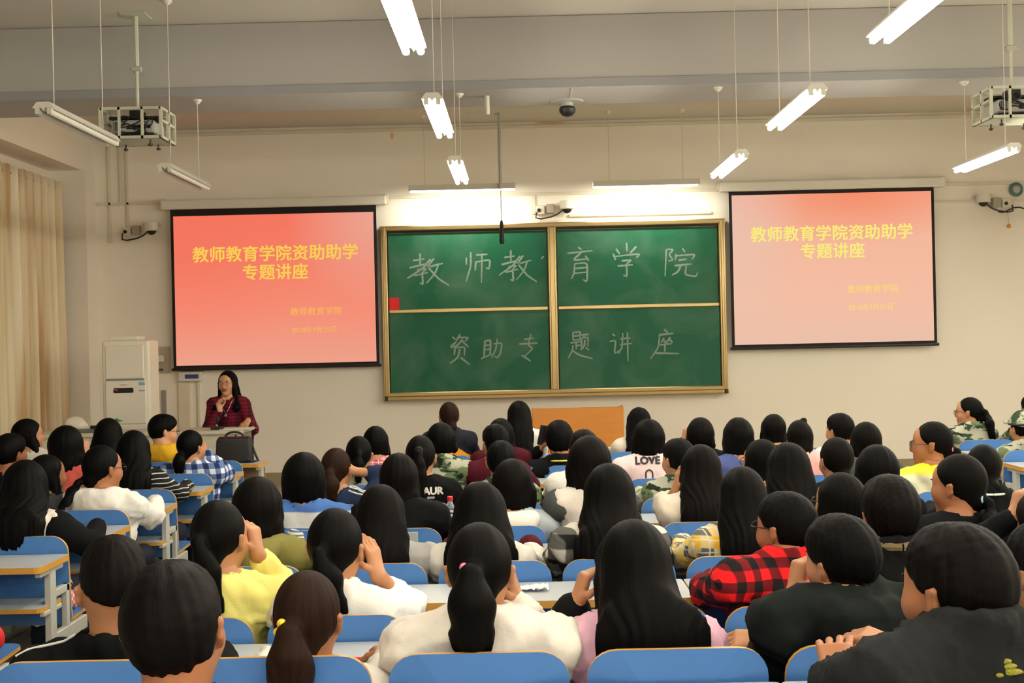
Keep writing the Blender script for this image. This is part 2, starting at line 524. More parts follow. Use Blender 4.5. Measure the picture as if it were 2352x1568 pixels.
# chalk characters, stroke by stroke
m_chalk, ntc, bc = new_mat('white chalk line')
bc.inputs['Base Color'].default_value = lin(190, 205, 192)
bc.inputs['Roughness'].default_value = 0.9
tcc = ntc.nodes.new('ShaderNodeTexCoord'); nn = ntc.nodes.new('ShaderNodeTexNoise'); nn.inputs['Scale'].default_value = 160
ntc.links.new(tcc.outputs['Object'], nn.inputs['Vector'])
rr = ntc.nodes.new('ShaderNodeValToRGB'); rr.color_ramp.elements[0].position = 0.3; rr.color_ramp.elements[1].position = 0.75
rr.color_ramp.elements[0].color = (0.25, 0.25, 0.25, 1); rr.color_ramp.elements[1].color = (0.75, 0.75, 0.75, 1)
ntc.links.new(nn.outputs['Fac'], rr.inputs[0]); ntc.links.new(rr.outputs[0], bc.inputs['Alpha'])
JIAO = [[(272,328),(345,318)],[(318,282),(318,352)],[(250,374),(365,347)],[(384,318),(335,378),(235,442)],
        [(300,388),(358,378),(332,405)],[(330,400),(337,480),(316,470)],[(280,424),(368,404)],
        [(405,315),(365,368)],[(380,367),(462,345)],[(436,350),(412,412),(358,472)],[(372,374),(432,442),(502,486)]]
def remap(st, b0, b1):
    return [[(b1[0]+(x-b0[0])*(b1[2]-b1[0])/(b0[2]-b0[0]), b1[1]+(y-b0[1])*(b1[3]-b1[1])/(b0[3]-b0[1])) for x, y in s] for s in st]
CH_TL = [JIAO,
 [[(612,308),(612,356)],[(640,275),(640,365),(610,462)],[(674,293),(746,288)],[(672,337),(668,392)],[(668,338),(764,322),(757,382),(735,374)],[(711,295),(708,470)]],
 remap(JIAO, (235,280,502,488), (820,262,1060,466)), [[(1088,318),(1104,300)]]]
CH_TR = [[[(1322,244),(1346,259)],[(1255,282),(1413,266)],[(1340,280),(1288,326),(1388,318)],[(1368,298),(1392,330)],[(1301,348),(1296,410),(1278,446)],[(1301,348),(1381,342),(1379,464),(1354,450)],[(1305,379),(1376,372)],[(1300,409),(1376,402)]],
 [[(1563,254),(1586,287)],[(1630,216),(1632,272)],[(1692,238),(1652,282)],[(1545,284),(1560,326)],[(1558,302),(1718,285),(1690,312)],[(1598,331),(1662,324),(1630,350)],[(1630,346),(1632,432),(1610,420)],[(1573,363),(1670,355)]],
 [[(1882,258),(1874,430)],[(1882,258),(1928,258),(1898,290),(1926,325),(1895,331)],[(1984,250),(2001,276)],[(1946,288),(1938,327)],[(1945,299),(2067,288),(2045,320)],[(1958,326),(2012,320)],[(1934,361),(2042,350)],[(1976,358),(1956,400),(1918,421)],[(2010,355),(2000,418),(2070,431),(2080,405)]]]
CH_BL = [[[(522,812),(546,832)],[(512,876),(550,842)],[(572,796),(548,838)],[(560,816),(628,817),(602,842)],[(588,828),(555,868),(512,882)],[(584,838),(627,879)],[(540,882),(535,928)],[(540,882),(602,876),(599,932)],[(570,890),(560,942),(508,982)],[(575,944),(633,989)]],
 [[(730,840),(724,942)],[(730,840),(767,832),(763,926)],[(732,868),(762,862)],[(732,896),(762,890)],[(705,952),(777,920)],[(785,858),(839,850),(829,920),(805,949),(794,935)],[(809,824),(800,890),(773,947)]],
 [[(979,829),(1041,820)],[(949,859),(1066,852)],[(1023,794),(1004,868),(1036,884),(984,936)],[(964,929),(1020,966)]]]
CH_BR = [[[(1290,785),(1290,836)],[(1290,785),(1337,780),(1334,831)],[(1292,809),(1334,804)],[(1290,834),(1334,830)],[(1343,801),(1391,797)],[(1366,800),(1355,816)],[(1345,820),(1344,882)],[(1345,820),(1387,815),(1384,876)],[(1366,830),(1362,872),(1338,897)],[(1370,880),(1392,897)],[(1273,851),(1346,843)],[(1310,846),(1310,892)],[(1310,869),(1337,865)],[(1290,866),(1285,902),(1260,947)],[(1285,900),(1332,930),(1414,951)]],
 [[(1538,794),(1558,807)],[(1522,841),(1562,835),(1552,922),(1592,894)],[(1590,826),(1655,820)],[(1588,862),(1662,855)],[(1606,788),(1601,882),(1578,922)],[(1635,784),(1639,968)]],
 [[(1868,764),(1892,787)],[(1834,801),(1927,790)],[(1840,800),(1832,880),(1782,952)],[(1868,818),(1848,852)],[(1866,835),(1886,852)],[(1906,814),(1884,850)],[(1902,828),(1922,850)],[(1843,864),(1917,856)],[(1876,843),(1872,907)],[(1806,916),(1963,919)]]]
rc = random.Random(5)
def chalk(char_sets, panel, yy):
    for strokes in char_sets:
        bm = BM()
        for st in strokes:
            pts = [P(850 + x / 2.767, 480 + y / 2.767, yy) for x, y in st]
            fine = []
            for a, b_ in zip(pts, pts[1:]):
                for q in range(6): fine.append(a.lerp(b_, q / 6))
            fine.append(pts[-1])
            for _ in range(2):
                fine = [fine[0]] + [(fine[i-1] + fine[i] * 2 + fine[i+1]) / 4 for i in range(1, len(fine) - 1)] + [fine[-1]]
            wv = rc.uniform(0.0085, 0.0115)
            prev = None
            for i, p in enumerate(fine):
                d = (fine[min(i+1, len(fine)-1)] - fine[max(i-1, 0)]).normalized()
                nrm = Vector((-d.z, 0, d.x)) * wv * (0.75 + 0.35 * math.sin(math.pi * min(1, (i + 2) / (len(fine) + 1))))
                cur = (bm.verts.new((p.x + nrm.x, yy - 0.0012, p.z + nrm.z)), bm.verts.new((p.x - nrm.x, yy - 0.0012, p.z - nrm.z)))
                if prev: bm.faces.new((prev[0], prev[1], cur[1], cur[0]))
                prev = cur
        obj('chalk_character', bm, m_chalk, panel)
chalk(CH_TL, *panels[0]); chalk(CH_BL, *panels[1]); chalk(CH_TR, *panels[2]); chalk(CH_BR, *panels[3])
# red paper stuck on the frame side of the top left panel
q0, q1 = P(894, 684, yb + 0.05), P(917, 713, yb + 0.05)
tag(obj('red_paper', box(BM(), q0.x, q1.x, yb + 0.046, yb + 0.050, q1.z, q0.z), mat('red paper', lin(225, 30, 28), 0.6)), 'small red paper slip stuck on the left edge of the blackboard', 'paper')

# ------------------------------------------------------------------ projection screens
def screen_mat(name, stops, top_glow, corner):
    """the projected slide: a soft vertical and diagonal wash of colour"""
    m = bpy.data.materials.new(name); m.use_nodes = True
    nt = m.node_tree; nt.nodes.clear()
    tc = nt.nodes.new('ShaderNodeTexCoord'); sp = nt.nodes.new('ShaderNodeSeparateXYZ')
    nt.links.new(tc.outputs['Generated'], sp.inputs[0])
    r = nt.nodes.new('ShaderNodeValToRGB')
    for i, (p, c) in enumerate(stops):
        e = r.color_ramp.elements[i] if i < 2 else r.color_ramp.elements.new(p)
        e.position = p; e.color = c
    nt.links.new(sp.outputs['Z'], r.inputs[0])
    # blob centred at the given spot
    col = r.outputs[0]
    for (cx, cz, rx, rz, c, amt) in (top_glow, corner):
        mp = nt.nodes.new('ShaderNodeMapping')
        mp.inputs['Location'].default_value = (-cx / rx, 0, -cz / rz)
        mp.inputs['Scale'].default_value = (1 / rx, 0, 1 / rz)
        nt.links.new(tc.outputs['Generated'], mp.inputs[0])
        g = nt.nodes.new('ShaderNodeTexGradient'); g.gradient_type = 'SPHERICAL'
        nt.links.new(mp.outputs[0], g.inputs[0])
        mu = nt.nodes.new('ShaderNodeMath'); mu.operation = 'MULTIPLY'; mu.inputs[1].default_value = amt
        nt.links.new(g.outputs['Fac'], mu.inputs[0])
        mx = nt.nodes.new('ShaderNodeMix'); mx.data_type = 'RGBA'
        nt.links.new(mu.outputs[0], mx.inputs['Factor']); nt.links.new(col, mx.inputs['A'])
        mx.inputs['B'].default_value = c
        col = mx.outputs['Result']
    e = nt.nodes.new('ShaderNodeEmission'); nt.links.new(col, e.inputs[0]); e.inputs[1].default_value = 0.88
    o = nt.nodes.new('ShaderNodeOutputMaterial'); nt.links.new(e.outputs[0], o.inputs[0])
    return m
M_SL = screen_mat('left slide', [(0.0, lin(242, 164, 140)), (1.0, lin(255, 122, 98)), (0.35, lin(250, 146, 120)), (0.7, lin(255, 132, 106))],
                  (0.05, 0.75, 0.7, 0.7, lin(255, 110, 88), 0.45), (1.02, 0.95, 0.45, 0.6, lin(238, 172, 152), 0.95))
M_SR = screen_mat('right slide', [(0.0, lin(240, 196, 172)), (1.0, lin(255, 172, 144)), (0.3, lin(255, 194, 166)), (0.7, lin(255, 188, 160))],
                  (0.62, 1.02, 0.62, 0.38, lin(255, 140, 100), 0.9), (0.02, 0.8, 0.35, 0.9, lin(236, 200, 182), 0.7))
M_BORDER = mat('black screen border', lin(20, 18, 18), 0.8)
def text_mesh(s, size, bold=0.0, align='LEFT', spacing=1.0):
    cu = bpy.data.curves.new('text', 'FONT')
    cu.body = s; cu.size = size; cu.align_x = align; cu.align_y = 'CENTER'
    cu.space_character = spacing; cu.resolution_u = 3
    cu.fill_mode = 'FRONT'
    t = bpy.data.objects.new('text_tmp', cu); COL.objects.link(t)
    dg = bpy.context.evaluated_depsgraph_get()
    me = bpy.data.meshes.new_from_object(t.evaluated_get(dg))
    bpy.data.objects.remove(t, do_unlink=True)
    me.materials.clear()
    if bold:      # heavier strokes: the outline laid over itself with small shifts
        bm = BM()
        for k, (ox, oy) in enumerate(((0, 0), (bold, 0), (-bold, 0), (0, bold * 0.7), (0, -bold * 0.7), (bold * 0.7, bold * 0.5), (-bold * 0.7, -bold * 0.5))):
            n0 = len(bm.verts); bm.from_mesh(me); bm.verts.ensure_lookup_table()
            for v in bm.verts[n0:]: v.co += Vector((ox, oy, 0.00006 * k))
        bm.to_mesh(me); bm.free()
    return me
def screen(c4, m_img, mt1, mt2, lines, label, inner):
    y = Y_FRONT - 0.14
    tl, tr, bl, br = [P(x, yy, y) for x, yy in c4]
    x0, x1 = (tl.x + bl.x) / 2, (tr.x + br.x) / 2
    z1, z0 = (tl.z + tr.z) / 2, (bl.z + br.z) / 2
    root = empty('projection_screen', ((x0 + x1) / 2, y, z0))
    tag(root, label, 'projection screen')
    ox, oz = (x0 + x1) / 2, z0
    w, h = x1 - x0, z1 - z0
    fabric = obj('black_border', box(BM(), -w/2, w/2, 0.0, 0.004, 0, h), M_BORDER, root)
    a, b_, c, d = inner       # left, right, top, bottom margins
    im = obj('image_area', box(BM(), -w/2 + a, w/2 - b_, -0.003, 0.0, d, h - c), m_img, root)
    bm = BM(); tube(bm, [(-w/2 - 0.02, 0.0, 0.0), (w/2 + 0.02, 0.0, 0.0)], 0.018, 10); obj('weight_bar', bm, M_DARK, root)
    bm = BM(); box(bm, -w/2 - 0.11, w/2 + 0.13, -0.05, 0.06, h - 0.005, h + 0.11, 0.02, 2)
    obj('roller_case', bm, M_WHITEP, root)
    bm = BM()
    for s in (-w/2 - 0.13, w/2 + 0.1): box(bm, s, s + 0.05, 0.0, 0.10, h + 0.02, h + 0.13, 0.005)
    obj('wall_bracket', bm, M_TRIM, root)
    for (s, size, px, py, bold, mt, sp) in lines:
        me = text_mesh(s, size, bold, 'CENTER', sp)
        o = obj('slide_text', me, mt, im)
        c3 = P(px, py, y)
        o.location = (c3.x - ox, -0.0045, c3.z - oz)
        o.rotation_euler = (math.pi / 2, 0, 0)
    return root
T_L = emit('left slide lettering', lin(255, 206, 84), 0.92)
T_L2 = emit('left slide small lettering', lin(255, 178, 96), 0.92)
T_R = emit('right slide lettering', lin(255, 236, 122), 0.92)
T_R2 = emit('right slide small lettering', lin(255, 214, 126), 0.92)
screen([(390, 481), (864, 470), (397, 848), (871, 840)], M_SL, T_L, T_L2,
       [('教师教育学院资助助学', 0.198, 632, 584, 0.0045, T_L, 1.02), ('专题讲座', 0.198, 632, 627, 0.0045, T_L, 1.02),
        ('教师教育学院', 0.103, 726, 716, 0.0015, T_L2, 1.02), ('2018年9月25日', 0.085, 722, 758, 0.001, T_L2, 1.0)],
       'left projection screen showing a coral red slide with yellow Chinese title', (0.035, 0.035, 0.085, 0.045))
screen([(1671, 440), (2143, 430), (1683, 803), (2150, 789)], M_SR, T_R, T_R2,
       [('教师教育学院资助助学', 0.193, 1909, 538, 0.0045, T_R, 1.02), ('专题讲座', 0.193, 1911, 579, 0.0045, T_R, 1.02),
        ('教师教育学院', 0.101, 2003, 665, 0.0015, T_R2, 1.02), ('2018年9月25日', 0.083, 1999, 706, 0.001, T_R2, 1.0)],
       'right projection screen showing a pale peach slide with yellow Chinese title', (0.035, 0.035, 0.05, 0.045))

# ------------------------------------------------------------------ projectors in cages
def projector(x, label, lit):
    yc = 9.92
    root = empty('ceiling_projector', (x, yc, 3.34))
    m = mat('cage steel greenish white', lin(196, 198, 176), 0.5, var=0.05)
    bm = BM()
    w, d, h, t = 0.235, 0.19, 0.245, 0.011
    for sx in (-w, w):
        for sy in (-d, d): box(bm, sx - t, sx + t, sy - t, sy + t, 0, h)
    for sy in (-d, d):
        for sx in (-0.09, 0.09): box(bm, sx - 0.009, sx + 0.009, sy - t, sy + t, 0, h)
        for z in (0, h - 0.02): box(bm, -w, w, sy - t, sy + t, z, z + 0.022)
    for sx in (-w, w):
        box(bm, sx - t, sx + t, -0.01, 0.01, 0, h)
        for z in (0, h - 0.02, 0.13): box(bm, sx - t, sx + t, -d, d, z, z + 0.02)
    obj('cage', bm, m, root)
    bm = BM(); box(bm, -w, w, -d, d, 0.0, 0.008)
    obj('cage_floor', bm, m, root)
    bm = BM(); tube(bm, [(0, 0, h - 0.01), (0, 0, 0.62)], 0.014, 8); tube(bm, [(0, 0, 0.55), (0, 0, Z_C - 3.34 - 0.01)], 0.02, 8)
    obj('pole', bm, m, root)
    bm = BM(); box(bm, -0.10, 0.10, -0.10, 0.10, Z_C - 3.34 - 0.012, Z_C - 3.34, 0.002); obj('ceiling_plate', bm, m, root)
    bm = BM(); box(bm, -0.04, 0.04, -0.025, 0.025, 0.56, 0.60, 0.006); tube(bm, [(-0.06, 0, 0.58), (0.06, 0, 0.58)], 0.007, 6); obj('pole_clamp', bm, M_STEEL, root)
    pb = obj('projector_body', box(BM(), -0.17, 0.17, -0.14, 0.15, 0.055, 0.155, 0.018, 2), mat('projector shell', lin(176, 174, 168), 0.4), root)
    bm = BM(); lathe(bm, [(0.035, 0), (0.035, 0.03), (0.028, 0.035)], 14, (0.08, 0.15, 0.105), 'Y'); obj('lens', bm, M_DARK, pb)
    bm = BM()
    for k in range(5): box(bm, -0.15 + k * 0.012, -0.145 + k * 0.012, -0.143, -0.138, 0.07, 0.14)
    for k in range(4): box(bm, 0.0 + k * 0.038, 0.025 + k * 0.038, -0.144, -0.138, 0.075 + 0.01 * (k % 2), 0.115)
    obj('rear_connectors', bm, M_DARK, pb)
    bm = BM()
    box(bm, -0.20, 0.20, -0.1, 0.1, 0.17, 0.19, 0.004); box(bm, -0.05, 0.05, -0.06, 0.06, 0.19, 0.245, 0.004)
    tube(bm, [(-0.1, 0.02, 0.18), (-0.1, 0.02, 0.21)], 0.012, 8); box(bm, -0.14, 0.15, -0.1, 0.08, 0.008, 0.05, 0.005)
    obj('mount_bracket', bm, M_DARK, root)
    rr_ = random.Random(int(x * 10))
    for k in range(4):
        pts = [Vector((rr_.uniform(-.14, .14), -0.145, 0.09))]
        for j in range(5):
            pts.append(Vector((rr_.uniform(-.2, .2), rr_.uniform(-.18, -.15), rr_.uniform(.03, .21))))
        pts.append(Vector((0, -0.02, 0.24)))
        fine = []
        for i in range(len(pts) - 1):
            for q in range(4): fine.append(pts[i].lerp(pts[i+1], q / 4))
        for _ in range(3): fine = [fine[0]] + [(fine[i-1] + fine[i] + fine[i+1]) / 3 for i in range(1, len(fine)-1)] + [fine[-1]]
        bm = BM(); tube(bm, fine, 0.005, 6); obj('cable', bm, M_DARK, root)
    for (sx, sy) in ((-0.13, -0.12), (0.13, -0.12), (-0.13, 0.1), (0.13, 0.1)):
        bm = BM(); lathe(bm, [(0.006, 0.0), (0.006, -0.03), (0.018, -0.032), (0.016, -0.046), (0.006, -0.05)], 10, (sx, sy, 0.0))
        obj('knob', bm, M_DARK, root)
    tag(root, label, 'projector', 'caged projectors under the ceiling')
projector(-2.99, 'caged projector hanging from the ceiling on the left side', True)
projector(3.92, 'caged projector hanging from the ceiling at the right edge', True)

# ------------------------------------------------------------------ wall cameras
def wall_camera(px, py, label, mirror=1, dark=False):
    y = Y_FRONT - 0.12
    c = P(px, py, y)
    root = empty('dome_camera', c)
    bm = BM(); lathe(bm, [(0.04, 0.05), (0.068, 0.045), (0.07, -0.035), (0.055, -0.04)], 18); smooth(obj('housing', bm, M_WHITEP, root), 35)
    bm = BM(); lathe(bm, [(0.05, -0.03), (0.046, -0.05), (0.033, -0.068), (0.012, -0.078)], 18); smooth(obj('dome', bm, M_DARK, root))
    bm = BM(); tube(bm, [(mirror * 0.03, 0.0, 0.02), (mirror * 0.05, 0.06, 0.04), (mirror * 0.06, 0.12, 0.03)], 0.014, 8); obj('bracket', bm, M_WHITEP, root)
    root.scale = (1.22, 1.0, 1.22)
    tag(root, label, 'camera')
    # junction boxes and cable beside it
    b = empty('junction_boxes', P(px - mirror * 60, py + 10, y)); tag(b, 'white junction boxes with a looping cable, ' + label.split('on the front wall ')[1], 'junction box')
    bm = BM(); box(bm, -0.06, 0.05, 0.06, 0.12, -0.05, 0.06, 0.006); obj('socket_box', bm, M_WHITEP, b)
    bm = BM(); lathe(bm, [(0.022, 0.0), (0.022, 0.02)], 10, (-0.02, 0.045, 0.0), 'Y'); obj('plug', bm, M_DARK, b)
    bm = BM(); box(bm, 0.07, 0.16, 0.02, 0.12, -0.04, 0.07, 0.006) if mirror > 0 else box(bm, -0.19, -0.09, 0.02, 0.12, -0.04, 0.07, 0.006)
    obj('adapter_box', bm, mat('adapter grey', lin(168, 160, 142), 0.5), b)
    s = mirror
    pts = [(-0.05*s, 0.05, -0.02), (-0.06*s, 0.06, -0.09), (0.0, 0.06, -0.105), (0.12*s, 0.05, -0.085), (0.2*s, 0.04, -0.055), (0.27*s, 0.02, -0.005)]
    bm = BM(); tube(bm, pts, 0.010, 6); obj('cable', bm, mat('cable grey black', lin(52, 50, 44), 0.5), b)
    return root
wall_camera(346, 521, 'white dome camera on the front wall left of the left screen', 1)
wall_camera(1302, 472, 'white dome camera on the front wall above the blackboard', 1)
wall_camera(2256, 457, 'white dome camera on the front wall right of the right screen', -1)
# loop of cable and its pull tag right of the right camera
c = P(2332, 436, Y_FRONT - 0.06)
bm = BM()
for j in range(3):
    r = 0.055 + 0.012 * j
    tube(bm, [(c.x + r * math.cos(a), c.y + 0.01 * j, c.z + r * math.sin(a)) for a in [k * math.pi / 10 for k in range(21)]], 0.010, 6, cap=False)
tag(obj('cable_coil', bm, mat('teal grey cable', lin(96, 122, 122), 0.5)), 'coiled grey-green cable on the wall at the right edge', 'cable')
c = P(2314, 500, Y_FRONT - 0.03)
t = empty('pull_cord', c); tag(t, 'thin cord with an orange tag hanging below the right wall camera', 'cord')
bm = BM(); tube(bm, [(0, 0, -0.08), (-0.01, 0, 0.1)], 0.003, 6); obj('cord', bm, M_WIRE, t)
bm = BM(); lathe(bm, [(0.012, -0.13), (0.025, -0.115), (0.022, -0.09), (0.008, -0.08)], 10); obj('tag', bm, mat('orange tag', lin(226, 160, 52), 0.5), t)
# black cable from camera to right edge
bm = BM(); tube(bm, [P(x, y, Y_FRONT - 0.05) for x, y in ((2290, 487), (2300, 489), (2312, 484), (2325, 478), (2338, 477), (2352, 481), (2372, 486))], 0.009, 6)
tag(obj('power_cable', bm, M_DARK), 'black power cable curving along the wall at the right edge', 'cable')
# ceiling dome camera under the beam
c = P(1303, 247, 10.8); c.z = 3.755
dm = empty('ceiling_camera', c); tag(dm, 'black dome camera mounted under the ceiling beam', 'camera')
bm = BM(); lathe(bm, [(0.14, 0.0), (0.14, -0.015), (0.05, -0.02), (0.05, -0.055)], 20); smooth(obj('mount_plate', bm, M_STEEL, dm), 30)
bm = BM(); lathe(bm, [(0.06, -0.05), (0.072, -0.07), (0.066, -0.10), (0.045, -0.125), (0.015, -0.135)], 20); smooth(obj('dome', bm, M_DARK, dm))
bm = BM(); tube(bm, [(0.02, -0.05, -0.006), (0.02, -0.56, -0.006)], 0.006, 6); obj('cable', bm, M_WIRE, dm)
# vertical tube on the beam
c = P(1118, 240, 10.4)
bm = BM(); tube(bm, [(c.x, 10.5, 3.755), (c.x, 10.5, 3.60)], 0.022, 10); tag(obj('conduit_stub', bm, M_WHITEP), 'short white conduit stub hanging from the beam near the centre', 'conduit')
# hanging microphone
c = P(1150, 430, 14.55)
mic = empty('hanging_microphone', (c.x, 14.55, 2.83)); tag(mic, 'black microphone hanging on a thin rod in front of the blackboard', 'microphone')
bm = BM(); tube(bm, [(0, 0, 0.67), (0, 0, Z_C - 2.83)], 0.017, 8); obj('rod', bm, M_STEEL, mic)
bm = BM(); lathe(bm, [(0.026, 0.64), (0.03, 0.66), (0.026, 0.70)], 10); obj('coupling', bm, M_STEEL, mic)
bm = BM(); tube(bm, [(0, 0, 0.24), (0, 0, 0.66)], 0.006, 6); obj('wire', bm, M_WIRE, mic)
bm = BM(); lathe(bm, [(0.012, 0.27), (0.024, 0.22), (0.028, 0.12), (0.028, 0.02), (0.02, 0.0)], 12); smooth(obj('capsule', bm, M_DARK, mic))
# small wall stains
for (px, py, w, h, lab) in ((1265, 282, 0.19, 0.02, 'faint orange smear under the ceiling trunking, above the blackboard'), (900, 312, 0.025, 0.045, 'small faint pink patch high on the front wall')):
    c = P(px, py, Y_FRONT)
    bm = BM(); prism(bm, [(c.x + w * math.cos(a) * (1 + .1 * math.sin(3 * a)), c.z + h * math.sin(a)) for a in [k * math.pi / 8 for k in range(16)]], Y_FRONT - 0.002, Y_FRONT)
    tag(obj('paint_mark', bm, M_STAIN), lab, 'paint mark')

# ------------------------------------------------------------------ air conditioner
def air_conditioner():
    y0 = 13.15
    a, b = P(230, 800, y0), P(341, 800, y0)
    x0, x1 = a.x, b.x
    w = x1 - x0; H = 1.80
    root = empty('air_conditioner', ((x0 + x1) / 2, y0, 0))
    tag(root, 'white floor-standing air conditioner in the left front corner', 'air conditioner')
    m = mat('air conditioner shell', (0.88, 0.83, 0.70, 1), 0.4); m2 = mat('air conditioner front', (0.86, 0.80, 0.69, 1), 0.35)
    obj('body', box(BM(), -w/2, w/2, 0, 0.36, 0.0, H, 0.03, 3), m, root)
    obj('air_outlet_panel', box(BM(), -w/2 + 0.045, w/2 - 0.06, -0.012, 0.01, 1.40, H - 0.05, 0.006), m2, root)
    fp = obj('front_panel', box(BM(), -w/2 + 0.04, w/2 - 0.04, -0.018, 0.01, 0.92, 1.375, 0.008), m2, root)
    lp = obj('lower_panel', box(BM(), -w/2 + 0.035, w/2 - 0.03, -0.018, 0.01, 0.06, 0.905, 0.008), m2, root)
    bm = BM()
    box(bm, -w/2 + 0.05, w/2 - 0.06, -0.008, 0.004, 1.378, 1.395); obj('seam_line', bm, mat('blue grey seam', lin(120, 128, 128), 0.5), root)
    d = obj('display', box(BM(), -0.125, 0.085, -0.028, -0.016, 1.25, 1.30, 0.008), M_DARK, fp)
    for k in range(3):
        obj('indicator', box(BM(), -0.118 + 0.013 * k, -0.112 + 0.013 * k, -0.030, -0.027, 1.283 - 0.004 * k, 1.289 - 0.004 * k), emit('red indicator', (1, 0.05, 0.03), 2.0), d)
    bm = BM(); box(bm, 0.14, 0.205, -0.0195, -0.0175, 1.325, 1.36); box(bm, 0.14, 0.205, -0.0195, -0.0175, 1.262, 1.275)
    obj('energy_label', bm, mat('blue label print', lin(140, 178, 200), 0.5), fp)
    bm = BM(); box(bm, -0.06, 0.02, -0.0195, -0.0175, 1.328, 1.336); obj('badge', bm, mat('bronze badge', lin(190, 162, 130), 0.5), fp)
    bm = BM()
    prism(bm, [(-0.2, 0.955), (-0.15, 0.945), (-0.08, 0.948), (-0.03, 0.955), (-0.08, 0.972), (-0.1, 0.99), (-0.12, 0.968), (-0.16, 0.968)], -0.0205, -0.0175)
    obj('leaf_mark', bm, mat('green leaf print', lin(78, 150, 70), 0.5), fp)
    tb = box(BM(), -w/2 + 0.07, w/2 - 0.13, 0.05, 0.30, H, H + 0.045, 0.008)
    tag(obj('flat_box', tb, mat('flat box white', lin(236, 232, 218), 0.5), loc=root.location), 'flat white box lying on top of the air conditioner', 'box')
air_conditioner()
# electrical boxes on the front wall between air conditioner and screen
a, b = P(348, 797, Y_FRONT), P(391, 857, Y_FRONT)
eb = empty('switch_panel', (0, 0, 0)); tag(eb, 'grey wall panel with switches beside the air conditioner', 'switch panel')
obj('panel', box(BM(), a.x, b.x, Y_FRONT - 0.012, Y_FRONT, b.z, a.z, 0.003), mat('panel grey', lin(190, 182, 160), 0.5), eb)
a, b = P(350, 817, Y_FRONT), P(378, 832, Y_FRONT)
obj('switch_box', box(BM(), a.x, b.x, Y_FRONT - 0.07, Y_FRONT - 0.012, b.z, a.z, 0.008), M_WHITEP, eb)
a, b = P(361, 847, Y_FRONT), P(374, 852, Y_FRONT)
obj('switch', box(BM(), a.x, b.x, Y_FRONT - 0.03, Y_FRONT - 0.012, b.z, a.z, 0.004), mat('switch brown', lin(92, 72, 62), 0.5), eb)
a, b = P(412, 854, Y_FRONT), P(466, 875, Y_FRONT)
ub = empty('control_box', (0, 0, 0)); tag(ub, 'white control box with blue label under the left screen', 'control box')
obj('case', box(BM(), a.x, b.x, Y_FRONT - 0.09, Y_FRONT, b.z, a.z, 0.008), M_WHITEP, ub)
a, b = P(428, 860, Y_FRONT), P(459, 869, Y_FRONT)
obj('blue_label', box(BM(), a.x, b.x, Y_FRONT - 0.093, Y_FRONT - 0.089, b.z, a.z), mat('blue sticker', lin(52, 66, 132), 0.5), ub)

# ------------------------------------------------------------------ lectern (long control desk)
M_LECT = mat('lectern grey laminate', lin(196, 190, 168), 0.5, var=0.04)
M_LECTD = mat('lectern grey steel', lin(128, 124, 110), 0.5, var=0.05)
lect = empty('lectern', (-3.62, 11.95, 0)); tag(lect, 'long grey control-desk lectern at front left', 'lectern')
obj('top', box(BM(), -1.05, 1.0, -0.30, 0.32, 0.89, 0.925, 0.01, 2), M_LECT, lect)
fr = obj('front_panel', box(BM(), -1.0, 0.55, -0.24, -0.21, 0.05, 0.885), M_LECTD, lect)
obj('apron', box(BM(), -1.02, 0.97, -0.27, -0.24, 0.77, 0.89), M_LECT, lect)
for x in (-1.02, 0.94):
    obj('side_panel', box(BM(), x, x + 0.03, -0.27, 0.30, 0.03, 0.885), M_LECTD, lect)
bm = BM()
for z in (0.3, 0.5, 0.68): box(bm, -0.9, 0.5, -0.262, -0.24, z, z + 0.02)
obj('door_seam', bm, M_DARK, fr)
obj('corner_strip', box(BM(), 0.955, 0.985, -0.275, -0.245, 0.03, 0.885), M_LECT, lect)
# things on it
c = P(497, 986, 11.85)
dev = empty('desk_microphone', (c.x, 11.85, 0.925)); tag(dev, 'small black device standing on the lectern in front of the lecturer', 'microphone')
bm = BM(); box(bm, -0.05, 0.06, -0.05, 0.05, 0, 0.03, 0.01, 2); obj('base', bm, M_DARK, dev)
bm = BM(); tube(bm, [(-0.01, 0, 0.02), (-0.015, 0, 0.06), (0.01, -0.01, 0.085)], 0.008, 8); obj('neck', bm, M_DARK, dev)
bm = BM(); lathe(bm, [(0.01, 0), (0.018, 0.015), (0.018, 0.035), (0.008, 0.05)], 10, (0.012, -0.012, 0.075)); obj('head', bm, M_DARK, dev)
c = P(540, 984, 11.85)
for k, (dx, rz) in enumerate(((0.0, 0.1), (0.03, -0.08), (-0.02, 0.2))):
    o = obj('paper_sheet', box(BM(), -0.14, 0.14, -0.1, 0.1, 0, 0.0015), mat('white paper', lin(232, 228, 216), 0.7), loc=(c.x + dx, 11.86 + 0.02 * k, 0.9255 + 0.002 * k))
    o.rotation_euler = (0, 0, rz)
    tag(o, ['bottom', 'middle', 'top'][k] + ' white sheet of the papers before the lecturer', 'paper', 'papers on the lectern')

def blob_mesh(name, c, r, m, seed, parent=None, squash=1.0, sub=3, amp=0.25):
    bm = BM(); bmesh.ops.create_icosphere(bm, subdivisions=sub, radius=1.0)
    rd = random.Random(seed); ws = [(Vector((rd.gauss(0, 1), rd.gauss(0, 1), rd.gauss(0, 1))) * 2.2, rd.uniform(0, 6)) for _ in range(5)]
    for v in bm.verts:
        n = sum(math.sin(v.co.dot(w) + ph) for w, ph in ws) / 5
        k = 1 + amp * n
        v.co = Vector((v.co.x * r[0] * k, v.co.y * r[1] * k, max(v.co.z, -0.75) * r[2] * k))
    return smooth(obj(name, bm, m, parent, c))
c = P(172, 985, 11.95)
pb = blob_mesh('plastic_bag', (c.x, 11.95, 0.925 + 0.065), (0.10, 0.08, 0.08), mat('white plastic bag', lin(214, 204, 186), 0.5), 4, amp=0.6)
tag(pb, 'crumpled white plastic bag on the left end of the lectern', 'plastic bag')
